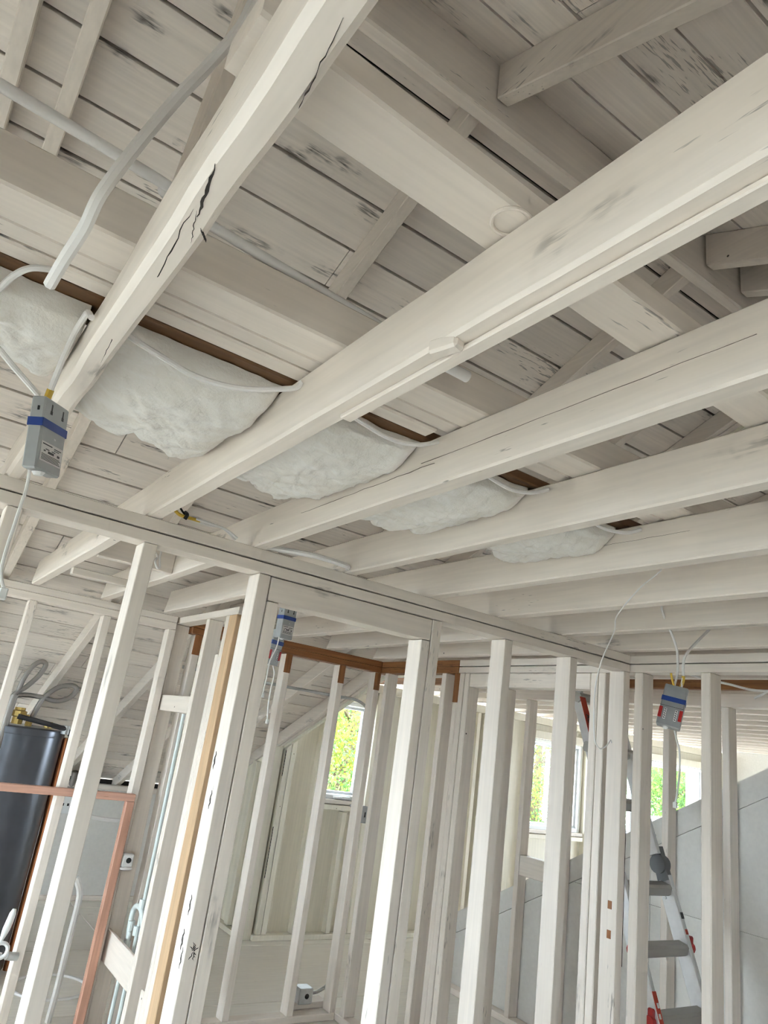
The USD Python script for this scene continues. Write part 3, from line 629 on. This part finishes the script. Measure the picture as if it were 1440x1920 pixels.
cable('electric_cable', [(-.35, 2.62, 1.16), (-.1, 2.52, 1.18), (-.04, 2.45, 1.225), (-.01, 2.36, 1.25), (.03, 2.30, 1.27), (.1, 2.3, 1.30)], .011, 'cable', 'short white cable curling out at the left edge above the insulation', 'cable')
cable('electric_cable', [(.34, 2.40, 1.255), (.37, 2.32, 1.19), (.50, 2.36, 1.185), (.64, 2.39, 1.18), (.80, 2.36, 1.19), (.97, 2.30, 1.24), (.998, 2.28, 1.27)], .011, 'cable', 'white cable drooping along the largest insulation batt', 'cable')
for a, b, lab in ((1.10, 1.67, 'white cable end between the broad joist and the second joist'), (1.78, 2.35, 'white cable bowing over the third insulation batt'), (2.45, 3.05, 'short white cable over the small insulation batt')):
    cable('electric_cable', [(a, 2.30, 1.27), (a + .18, 2.30, 1.225), (a + .36, 2.32, 1.215), (b - .08, 2.31, 1.235), (b, 2.28, 1.27)], .010, 'cable', lab, 'cable')
t = thing('cut_conduit', (1.4, 1.87, 1.35), 'short white conduit stub with a black open end above the second joist', 'pipe')
put('pipe', tube([(1.15, 1.87, 1.345), (1.30, 1.87, 1.345), (1.47, 1.875, 1.345)], .022, 16), 'conduit', t, smooth=40)
put('open_end', tube([(1.4695, 1.875, 1.345), (1.4725, 1.875, 1.345)], .018, 16), 'black', t)
# loose ends on the wall plate
t = thing('wire_splice', (1.2, 4.05, 1.1), 'cut cable splice with yellow and black wires above the wall plate', 'wire')
put('cable', tube(curve([(1.55, 4.05, 1.085), (1.47, 4.06, 1.12), (1.38, 4.05, 1.125), (1.27, 4.04, 1.125)]), .008, 8), 'cable', t, smooth=40)
put('cable', tube(curve([(1.56, 4.10, 1.085), (1.47, 4.12, 1.14), (1.36, 4.08, 1.12), (1.27, 4.05, 1.12)]), .007, 8), 'cable', t, smooth=40)
put('yellow_wire', tube(curve([(1.30, 4.05, 1.123), (1.24, 4.04, 1.12), (1.17, 4.02, 1.115), (1.13, 4.0, 1.125)]), .010, 8), 'yellow', t, smooth=40)
put('black_wire', tube(curve([(1.22, 4.045, 1.12), (1.17, 4.01, 1.14), (1.13, 3.99, 1.17)]), .006, 8), 'black', t, smooth=40)
put('cable_tie', tube(curve([(1.20, 4.02, 1.10), (1.205, 4.01, 1.125), (1.20, 4.04, 1.145)]), .011, 8), 'black', t, smooth=40)
cable('plate_cable', [(1.78, 4.12, 1.10), (1.95, 4.05, 1.105), (2.1, 4.0, 1.105), (2.3, 4.0, 1.10), (2.355, 4.05, 1.10)], .018, 'cable', 'fat white cable lying on the wall plate between two joists', 'cable')
cable('cable_loop', [(1.17, 5.3, 1.30), (1.50, 5.58, 1.20), (1.515, 5.58, 1.13), (1.54, 5.57, 1.085), (1.56, 5.58, 1.10), (1.545, 5.59, 1.17), (1.55, 5.6, 1.26)], .009, 'cable', 'small white loop of cable hanging over the block board', 'cable')
cable('thin_wire', [(3.16, 2.24, 1.20), (3.175, 2.24, 1.09), (3.16, 2.25, 1.055), (3.08, 2.30, .96), (3.04, 2.40, .82), (3.02, 2.40, .73), (2.93, 2.40, .56), (2.89, 2.40, .40), (2.90, 2.40, .20), (2.94, 2.40, .144), (2.99, 2.40, .16), (3.02, 2.40, .19), (3.03, 2.40, .18)], .0035, 'cable', 'thin bare wire hanging in a long curve down to a hook', 'wire')
cable('stair_cable', [(6.0, 4.0, 1.04), (6.0, 3.80, .98), (6.0, 3.55, .93), (6.0, 3.30, .88), (6.0, 3.0, .9), (6.0, 2.8, 1.0), (6.0, 2.7, 1.2)], .011, 'cable', 'white cable slung under the joists over the stairs', 'cable')
cable('loose_wire', [(6.1, 3.38, .83), (6.1, 3.32, .86), (6.1, 3.25, .90), (6.12, 3.15, .95), (6.1, 3.05, 1.0), (6.0, 2.95, 1.10), (6.0, 2.95, 1.2)], .010, 'cable', 'frayed white wire end dangling under the joists at the right edge', 'wire')
# bath plumbing and cable
t = thing('shower_riser', (2.72, 7.4, -3), 'thin painted water riser with valve fittings behind the short stud wall', 'water pipe')
put('riser', tube(curve([(2.70, 7.52, .055), (2.71, 7.525, -.9), (2.715, 7.53, -1.80), (2.72, 7.55, -2.99)], 4), .019, 10), 'pipe', t, smooth=40)
put('elbow', tube(curve([(2.70, 7.70, -2.06), (2.70, 7.74, -1.90), (2.70, 7.71, -1.80), (2.70, 7.62, -1.76), (2.71, 7.53, -1.78), (2.71, 7.42, -1.86), (2.71, 7.34, -1.93)]), .026, 10), 'pipe', t, smooth=40)
put('stem', tube([(2.70, 7.72, -3.0), (2.70, 7.71, -2.4), (2.70, 7.70, -2.0)], .02, 10), 'pipe', t, smooth=40)
for (yy, zz) in ((7.53, -1.72), (7.53, -1.95), (7.72, -1.95), (7.72, -2.12), (7.36, -1.92)): put('fitting', lathe(2.705, yy, [(0, zz - .04), (.034, zz - .04), (.034, zz + .04), (0, zz + .04)], 12), 'pipe', t)
cable('plastic_pipe', [(2.36, 8.5, -3.0), (2.37, 8.5, -2.7), (2.37, 8.5, -2.31), (2.375, 8.5, -1.95), (2.36, 8.5, -1.83), (2.31, 8.5, -1.73), (2.29, 8.5, -1.70)], .033, 'conduit', 'bent white plastic pipe rising from the floor with a pinched top', 'water pipe')
cable('stub_pipe', [(2.53, 9.5, -1.235), (2.70, 9.5, -1.255), (2.93, 9.5, -1.262)], .026, 'cable', 'short white pipe stub beside the redwood post', 'water pipe')
t = thing('shutoff_valve', (1.62, 7.9, -3), 'white shutoff valve with a long tapered handle at the left edge', 'valve')
put('stem_pipe', tube(curve([(1.60, 7.86, -3.0), (1.60, 7.86, -2.5), (1.61, 7.86, -2.2)], 3), .03, 10), 'white', t, smooth=40)
put('handle', tube(curve([(1.585, 7.80, -2.10), (1.60, 7.80, -2.02), (1.615, 7.80, -1.94), (1.63, 7.80, -1.83)], 3), .032, 10, taper=[.5, .55, .75, .9, 1, 1, 1, .95, .9, .5]), 'white', t, smooth=40)
put('wheel', tube(curve([(1.60 + .06 * math.cos(a), 7.78, -2.16 + .06 * math.sin(a)) for a in np.linspace(0, 2 * math.pi, 13)], 3), .018, 8), 'white', t, smooth=40)
put('bonnet', tube([(1.66, 7.78, -2.20), (1.70, 7.79, -2.21), (1.76, 7.80, -2.215)], .035, 10), 'steel_lit', t, smooth=40)
t = thing('drain_ring', (2.57, 9.5, -3), 'round drain flange let into the bath floor', 'drain')
put('ring', tri(trimesh.creation.torus(.40, .02, 48, 8).apply_transform(trimesh.transformations.translation_matrix((2.55, 9.45, -2.995)))), 'conduit', t, smooth=40)
# conduit with boxes near the bath's far wall
t = thing('bent_conduit', (5.4, 8.2, -3), 'thin grey conduit bending down past the dormer window to a box on the floor', 'conduit')
Yc = 8.16
put('pipe', tube(curve([(2.8, Yc, .56), (3.8, Yc, .555), (4.7, Yc, .55), (4.95, Yc, .55), (5.15, Yc, .55), (5.33, Yc, .49), (5.41, Yc, .36), (5.44, Yc, .0), (5.46, Yc, -.6), (5.46, Yc, -1.2), (5.47, Yc, -1.98), (5.47, Yc, -2.45), (5.40, Yc, -2.66), (5.25, Yc, -2.76), (5.12, Yc, -2.78)], 5), .019, 10), 'steel_lit', t, smooth=40)
sb = put('switch_box', box(5.35, 5.55, Yc - .07, Yc + .05, -.92, -.72, .012), 'steel_lit', t); put('cover_screw', join(box(5.385, 5.40, Yc - .074, Yc - .068, -.85, -.79, .002), box(5.50, 5.515, Yc - .074, Yc - .068, -.85, -.79, .002)), 'black', sb)
put('strap', join(box(5.32, 5.38, Yc - .03, Yc + .03, -.75, -.72), box(5.52, 5.58, Yc - .03, Yc + .03, -.92, -.89)), 'steel_lit', t)
fb = put('floor_box', box(4.93, 5.11, Yc - .1, Yc + .07, -2.86, -2.70, .01), 'steel_lit', t); put('knockout', lathe(0, 0, [(0, 0), (.028, 0), (.028, .004), (0, .004)], 16), 'black', fb) if False else None
put('knockout', rot(lathe(5.03, Yc - .1, [(0, -2.78), (.027, -2.78), (.027, -2.776), (0, -2.776)], 16), (1, 0, 0), 90, (5.03, Yc - .1, -2.778)), 'black', t)
put('offcut_block', box(4.90, 5.36, 8.112, 8.32, -2.925, -2.86, .012), 'paint_x', label='white timber offcut under the floor box', cat='offcut')
put('offcut_block', box(4.96, 5.27, 8.112, 8.30, -2.999, -2.927, .012), 'paint_x', label='lower white timber offcut on the floor', cat='offcut')
t = thing('outlet_box', (2.6, 7.99, -1.4), 'paint-crusted square outlet box on the first stud of the short wall', 'outlet box')
put('box', box(2.525, 2.64, 7.87, 7.948, -1.47, -1.35, .012), 'conduit', t); put('knockout', rot(lathe(2.59, 7.87, [(0, -1.41), (.026, -1.41), (.026, -1.406), (0, -1.406)], 14), (1, 0, 0), 90, (2.59, 7.87, -1.408)), 'black', t)
put('plaster_crust', tri(trimesh.creation.icosphere(2, 1).apply_transform(np.diag([.075, .06, .02, 1])).apply_transform(trimesh.transformations.translation_matrix((2.58, 7.91, -1.485)))), 'conduit', t)

t = thing('wall_outlet', (3.3, 13.34, -1.5), 'small white outlet box on the low eave wall behind the bath studs', 'outlet')
put('outlet_plate', box(3.02, 3.26, 13.31, 13.358, -1.72, -1.36, .01), 'white', t); put('socket_hole', join(box(3.08, 3.11, 13.306, 13.311, -1.60, -1.56, .001), box(3.16, 3.19, 13.306, 13.311, -1.60, -1.56, .001)), 'black', t)
put('feed_conduit', tube(curve([(3.14, 13.33, -1.36), (3.14, 13.30, -1.28), (3.13, 13.2, -1.2), (3.12, 13.15, -1.05)]), .05, 10), 'braid', t, smooth=40)

# ---------------------------------------------------------------- hanging driver boxes
def frame_of(ex, ez):
    ex = np.asarray(ex, float); ez = np.asarray(ez, float); ez /= np.linalg.norm(ez); ex = ex - ez * (ex @ ez); ex /= np.linalg.norm(ex)
    return np.stack([ex, np.cross(ez, ex), ez], 0)
def placed(geo, R, o): v, f = geo; return v @ R + np.asarray(o), f
def driver_box(o, ex, ez, w, d, h, label, front, cord, feed, big=True):
    """A grey steel driver box: o is the centre of its base, ex points along its width, ez up; the front is the -y side."""
    R = frame_of(ex, ez); t = thing('driver_box', o, label, 'driver box')
    P = lambda g: placed(g, R, o)
    body = put('case', P(box(-w / 2, w / 2, -d / 2, d / 2, 0, h, .006)), 'steel', t)
    z0, z1 = h * .585, h * .70
    put('blue_tape', P(join(box(-w / 2 - .002, w / 2 + .002, -d / 2 - .002, -d / 2, z0, z1, .0005), box(-w / 2 - .002, w / 2 + .002, d / 2, d / 2 + .002, z0, z1, .0005),
        box(-w / 2 - .002, -w / 2, -d / 2, d / 2, z0, z1, .0005), box(w / 2, w / 2 + .002, -d / 2, d / 2, z0, z1, .0005))), 'tape', t, label='blue masking tape')
    fy = -d / 2
    if front == 'label':
        for xx in (-w * .22, w * .25):
            put('keyhole_slot', P(join(box(xx - .004, xx + .004, fy - .001, fy, h * .80, h * .93, .0003), box(xx - .007, xx + .007, fy - .001, fy, h * .79, h * .84, .0003))), 'black', t)
        put('slot', P(box(-w / 2 - .001, -w / 2, -.008, .0, h * .80, h * .86, .0003)), 'black', t)
        lb = put('paper_label', P(box(-w * .42, w * .44, fy - .0012, fy, h * .13, h * .40, .0003)), 'paper', t)
        bars = []
        for k in range(5): bars.append(box(-w * .38, w * (.40 - .04 * (k % 3)), fy - .0018, fy - .0012, h * (.155 + .018 * k), h * (.163 + .018 * k), .0001))
        for a, b, c, e in ((-.38, .0, .36, .375), (.08, .38, .35, .362), (-.25, -.1, .30, .312), (.0, .15, .30, .312), (.08, .30, .328, .338), (-.32, -.24, .27, .288), (-.14, .10, .258, .29), (.24, .34, .258, .29)):
            bars.append(box(a * w, b * w, fy - .0018, fy - .0012, h * c, h * e, .0001))
        put('print', P(join(*bars)), 'black', lb)
        put('screw', P(join(box(.0, .014, fy - .003, fy, h * .47, h * .495, .001))), 'steel_lit', t)
    else:
        put('cover_seam', P(box(-w / 2, w / 2, fy - .001, fy, h * .462, h * .470, .0003)), 'black', t)
        for s in (-1, 1):
            put('red_lever', P(box(s * w * .43 - .021 * w / .28, s * w * .43 + .021 * w / .28 - .001, fy - .008, fy, h * .16, h * .42, .003)), 'red', t, label='red release lever')
            xx = s * w * .23
            cn = put('white_connector', P(box(xx - w * .055, xx + w * .055, fy - .006, fy, h * .14, h * .40, .002)), 'white', t)
            put('port', P(join(*[box(xx - .005, xx + .005, fy - .0075, fy - .006, h * (.16 + .05 * k), h * (.18 + .05 * k), .0003) for k in range(5)])), 'black', cn)
    put('grommet', P(lathe(-w * .1, 0, [(0, -.012), (.014, -.012), (.022, 0), (0, 0)], 14)), 'white', t)
    for k, c in enumerate(cord): put('low_voltage_cord', tube(curve(c), .0058 if big else .0065, 8), 'cable', t, smooth=40)
    pl = cord[0][-1]; put('plug', box(pl[0] - .012, pl[0] + .012, pl[1] - .012, pl[1] + .012, pl[2] - .035, pl[2] + .004, .003), 'white', t)
    for k, (c, r, m) in enumerate(feed): put('feed_cable' if m == 'cable' else 'yellow_jacket', tube(curve(c), r, 8), m, t, smooth=40)
    return t
driver_box((.262, 2.635, .733), (.577, .803, .149), (-.139, -.083, .987), .168, .051, .252, 'grey driver box with blue tape and a paper label hanging at the left edge', 'label',
           [[(.222, 2.61, .738), (.232, 2.618, .664), (.231, 2.618, .606), (.230, 2.618, .540), (.229, 2.618, .465), (.231, 2.618, .393), (.241, 2.618, .350), (.258, 2.618, .319)]],
           [([(.236, 2.30, 1.19), (.228, 2.36, 1.235), (.226, 2.42, 1.24), (.220, 2.49, 1.21), (.213, 2.53, 1.13), (.210, 2.56, 1.06), (.208, 2.59, 1.005)], .0105, 'cable'), ([(-.10, 2.46, 1.10), (.008, 2.50, 1.065), (.076, 2.53, 1.03), (.144, 2.57, 1.0), (.178, 2.59, .985)], .010, 'cable'),
            ([(.2085, 2.58, 1.015), (.208, 2.592, .99), (.207, 2.60, .968)], .0125, 'yellow')])
driver_box((4.495, 3.10, .401), (.471, -.864, -.175), (.307, -.025, .951), .153, .060, .299, 'grey driver box with blue tape and red levers hanging before the corner at the right', 'lever',
           [[(4.54, 3.08, .394), (4.564, 3.08, .336), (4.601, 3.08, .253), (4.603, 3.08, .115), (4.581, 3.08, -.006), (4.559, 3.08, -.074)]],
           [([(4.452, 3.13, 1.27), (4.447, 3.12, 1.19), (4.544, 3.1, 1.03), (4.596, 3.1, .925), (4.598, 3.1, .786), (4.565, 3.1, .69)], .0085, 'cable'),
            ([(5.165, 3.06, 1.40), (5.150, 3.06, 1.33), (4.927, 3.06, 1.163), (4.663, 3.06, .948), (4.607, 3.06, .851), (4.608, 3.06, .765), (4.59, 3.065, .68)], .010, 'cable'),
            ([(4.524, 3.1, .773), (4.535, 3.1, .74), (4.56, 3.1, .69)], .0075, 'yellow'), ([(4.609, 3.06, .765), (4.605, 3.06, .73), (4.59, 3.07, .68)], .012, 'yellow')], big=False)
driver_box((2.924, 6.0, .819), (.958, .285, .022), (-.012, -.037, .999), .154, .084, .293, 'upper grey driver box hanging behind the doorway header', 'label',
           [[(2.86, 5.95, .82), (2.847, 5.94, .718), (2.808, 5.94, .592), (2.806, 5.94, .451), (2.80, 5.94, .357), (2.799, 5.94, .31)]],
           [([(2.93, 6.0, 1.40), (2.92, 6.0, 1.25), (2.92, 5.99, 1.11)], .011, 'cable')])
driver_box((2.911, 6.15, .584), (.917, .399, .002), (.044, -.105, .994), .159, .061, .320, 'lower grey driver box with red levers behind the doorway header', 'lever',
           [[(2.922, 6.10, .575), (2.943, 6.08, .497), (2.935, 6.08, .377), (2.937, 6.08, .236), (2.955, 6.08, .099)]],
           [([(2.985, 6.12, 1.40), (2.975, 6.12, 1.15), (2.95, 6.12, .90)], .011, 'cable')], big=False)

# ---------------------------------------------------------------- water heater
hx, hy, hr = 1.62, 10.15, .53
t = thing('water_heater', (hx, hy, -3), 'tall charcoal water heater tank standing behind the bath studs', 'water heater')
put('tank', lathe(hx, hy, [(0, -2.98), (hr - .03, -2.98), (hr, -2.95), (hr, -.42), (hr - .008, -.40), (hr, -.385), (hr, -.36), (hr - .03, -.335), (0, -.325)], 64), 'tank', t, smooth=35)
put('top_band', lathe(hx, hy, [(hr + .003, -.43), (hr + .006, -.42), (hr + .006, -.36), (hr + .003, -.35)], 64), 'tank', t, smooth=35)
put('flex_hose', tube(curve([(1.66, 9.85, -.31), (1.69, 9.85, -.18), (1.75, 9.85, .02), (1.88, 9.85, .16), (2.03, 9.85, .21), (2.10, 9.85, .17), (2.04, 9.85, .06), (1.90, 9.85, .0), (1.72, 9.85, .02), (1.55, 9.85, .02), (1.45, 9.85, .0)], 6), .030, 10), 'braid', t, smooth=40)
put('flex_hose', tube(curve([(1.44, 9.8, .05), (1.46, 9.8, .2), (1.52, 9.8, .36), (1.60, 9.8, .43), (1.66, 9.8, .40), (1.62, 9.8, .27), (1.52, 9.8, .12), (1.42, 9.8, .02), (1.36, 9.8, -.08)], 6), .030, 10), 'braid', t, smooth=40)
put('supply_pipe', tube(curve([(1.40, 9.72, .0), (1.39, 9.72, -.2), (1.38, 9.70, -.55), (1.37, 9.68, -.95), (1.36, 9.68, -1.3)], 4), .045, 12), 'braid', t, smooth=40)
put('brass_valve', join(lathe(1.52, 9.80, [(0, -.32), (.06, -.32), (.06, -.24), (.085, -.23), (.085, -.17), (.06, -.16), (.06, -.13), (0, -.13)], 8), box(1.52, 1.64, 9.77, 9.83, -.25, -.20, .01)), 'brass', t)
put('overflow_hose', tube(curve([(1.50, 9.72, -.23), (1.70, 9.70, -.255), (1.95, 9.72, -.29), (2.12, 9.80, -.33), (2.20, 9.9, -.45), (2.24, 9.95, -.7), (2.26, 10.0, -1.1)], 6), .030, 10), 'rubber', t, smooth=40)
put('hose_clamp', lathe(2.08, 9.79, [(0, -.37), (.05, -.37), (.05, -.27), (0, -.27)], 12), 'steel_lit', t)
put('nipple', join(lathe(1.66, 9.85, [(0, -.33), (.04, -.33), (.04, -.24), (0, -.24)], 10), lathe(1.95, 10.2, [(0, -.33), (.05, -.33), (.05, -.26), (0, -.26)], 10)), 'brass', t)
put('copper_drain_pipe', tube([(2.19, 10.05, -2.99), (2.19, 10.05, -1.5), (2.17, 10.03, -.42)], .045, 12), 'copper', t, smooth=40)

# ---------------------------------------------------------------- ladder
t = thing('ladder', (6.45, 4.2, -3), 'aluminium folding ladder with red stickers leaning beyond the corner of the stud walls', 'ladder')
def ly(z): return 3.85 + .39 * (z + 3)
def rail(x, za, zb, w=.055, d=.15): return timber((x, ly(za), za), (x, ly(zb), zb), (0, 1, -.39), w, d, c=.008, n=4)
for x in (6.10, 6.80):
    put('rail', rail(x, -3.0, -.80), 'alu', t); put('rail', rail(x + (.06 if x < 6.5 else -.06), -.62, 1.05, .045, .13), 'alu', t)
    hz = -.70; hg = put('hinge', tube([(x - .06, ly(hz), hz), (x, ly(hz), hz), (x + .04, ly(hz), hz)], .085, 20), 'hinge', t, smooth=40)
    put('hinge_plate', join(rail(x, -.84, -.74, .07, .13), rail(x, -.66, -.56, .062, .125)), 'hinge', t)
    put('rivet', join(*[tube([(x - .045, ly(z) + o, z), (x, ly(z) + o, z), (x + .04, ly(z) + o, z)], .013, 8) for z, o in ((-.85, .03), (-.92, -.03), (-.98, .03), (-.45, 0))]), 'steel_lit', t)
for i, z in enumerate((-2.75, -2.28, -1.83, -1.36, -.90, -.2, .3, .8)):
    put('rung', timber((6.12, ly(z), z), (6.78, ly(z), z), (0, 1, .2), .10, .13, c=.02), 'alu_dull', t)
for z in (-1.36, -1.84):
    for x in (6.06, 6.86): put('rung_lock', join(tube([(x - .03, ly(z), z), (x, ly(z), z), (x + .05, ly(z), z)], .05, 10), box(x - .012, x + .05, ly(z) - .03, ly(z) + .03, z - .10, z + .10, .01)), 'red', t, label='red plastic rung lock')
for z in (.5,): put('rung_lock', box(6.19, 6.24, ly(z) - .05, ly(z) + .05, z - .12, z + .12, .012), 'red', t, label='red plastic rung lock')
def on_rail(x, z, L, w, side='f'):
    """A thin plate on the near edge of a rail."""
    return timber((x, ly(z - L / 2) - .082, z - L / 2), (x, ly(z + L / 2) - .082, z + L / 2), (0, 1, -.39), w, .004, c=.0005)
def rail_text(s, x, z, h, mt, parent, off=.086, face='y'):
    """Lettering reading downwards along the near face of a rail."""
    m = meshkit.text_mesh(s, h, .002, bold=True); v = np.array(m.vertices); v[:, 1] -= h / 2; v[:, 0] -= v[:, 0].max() / 2
    d = np.array([0, -.39, -1.0]); d /= np.linalg.norm(d); nrm = np.array([0, -1.0, .39]); nrm /= np.linalg.norm(nrm); s_ = np.array([1.0, 0, 0])
    o = np.array([x, ly(z) - .088, z])
    put('lettering', (o + v[:, :1] * d + v[:, 1:2] * s_ + v[:, 2:3] * nrm, np.array(m.faces)), mt, parent)
st_ = put('sticker', timber((6.14, ly(.18) - .075, .18), (6.14, ly(.80) - .075, .80), (0, 1, -.39), .085, .005, c=.0005), 'sticker', t, label='red brand sticker')
rail_text('ALTA-ONE', 6.14, .44, .055, 'black', st_, off=.08)
s2 = put('sticker', timber((6.10, ly(-2.6) - .082, -2.6), (6.10, ly(-1.62) - .082, -1.62), (0, 1, -.39), .05, .005, c=.0005), 'sticker', t, label='red warning sticker low on the rail')
put('lettering', join(*[timber((6.10 + (.004 if k % 2 else -.006), ly(z) - .0865, z), (6.10 + (.004 if k % 2 else -.006), ly(z + .035) - .0865, z + .035), (0, 1, -.39), .026 if k % 3 else .034, .002, c=.0003) for k, z in enumerate(np.arange(-2.5, -1.66, .07))]), 'white', s2)
s3 = put('sticker', timber((6.80, ly(-1.12) - .083, -1.12), (6.80, ly(-1.07) - .083, -1.07), (0, 1, -.39), .04, .004, c=.0005), 'black', t); put('sticker', timber((6.80, ly(-1.24) - .083, -1.24), (6.80, ly(-1.20) - .083, -1.20), (0, 1, -.39), .035, .004, c=.0005), 'sticker', t)

# ---------------------------------------------------------------- outside
put('ground', box(-60, 90, -60, 90, -9.2, -9.0, .01), 'lawn', label='gravel yard outside the house', kind='structure')
def tree(x, y, h, r, mts, label, seed, n=2600):
    q = np.random.default_rng(seed); zb = -9.0
    t = thing('tree', (x, y, zb), label, 'tree')
    trunk = [tube(curve([(x, y, zb), (x + q.normal(0, .2), y, zb + h * .4), (x + q.normal(0, .3), y, zb + h * .75), (x, y, zb + h)]), .35, 8, taper=np.linspace(1, .2, 25))]
    for k in range(9):
        a = q.uniform(0, 6.28); z = zb + h * q.uniform(.3, .8); l = r * q.uniform(.5, .9)
        trunk.append(tube(curve([(x, y, z), (x + l * .5 * math.cos(a), y + l * .5 * math.sin(a), z + l * .3), (x + l * math.cos(a), y + l * math.sin(a), z + l * .5)], 4), .10, 6, taper=np.linspace(1, .3, 9)))
    put('trunk', join(*trunk), 'bark', t, smooth=40)
    for mi, mt in enumerate(mts):
        m = n // len(mts); cl = q.normal(0, 1, (26, 3)); cl = cl / np.linalg.norm(cl, axis=1)[:, None] * q.uniform(.35, .95, (26, 1)) * np.array([r, r, h * .38])
        c = cl[q.integers(0, 26, m)] + q.normal(0, 1, (m, 3)) * r * .17 + np.array([x, y, zb + h * .62])
        s = q.uniform(.055, .13, m); a = q.normal(0, 1, (m, 3)); a /= np.linalg.norm(a, axis=1)[:, None]; b = np.cross(a, q.normal(0, 1, (m, 3))); b /= np.linalg.norm(b, axis=1)[:, None]
        V = np.stack([c - a * s[:, None], c + b * s[:, None] * .55, c + a * s[:, None], c - b * s[:, None] * .55], 1).reshape(-1, 3)
        i = np.arange(m)[:, None] * 4; F = np.vstack([np.hstack([i, i + 1, i + 2]), np.hstack([i, i + 2, i + 3])])
        put('foliage', (V, F), mt, t)
tree(17.0, 27, 12.5, 3.6, ['leaf_g', 'leaf_y', 'leaf_d'], 'yellowing tree outside the dormer window seen between the bath studs', 41, 15000)
tree(23.5, 41, 14.5, 5.0, ['leaf_g', 'leaf_d'], 'green tree standing behind the yellowing tree, through the dormer window', 42, 14000)
tree(28.3, 27, 12.8, 3.9, ['leaf_g', 'leaf_y', 'leaf_d'], 'yellow green tree outside the window beyond the stairs', 43, 15000)
tree(36.0, 25, 13, 3.6, ['leaf_d', 'leaf_g'], 'deep green tree outside the wide far window', 44, 15000)
tree(50.0, 34, 14, 4.5, ['leaf_d', 'leaf_g'], 'green tree further off at the far side of the wide window', 45, 13000)
tree(-24, 4, 12, 4.5, ['leaf_d'], 'tree outside the gable windows', 46, 3000)
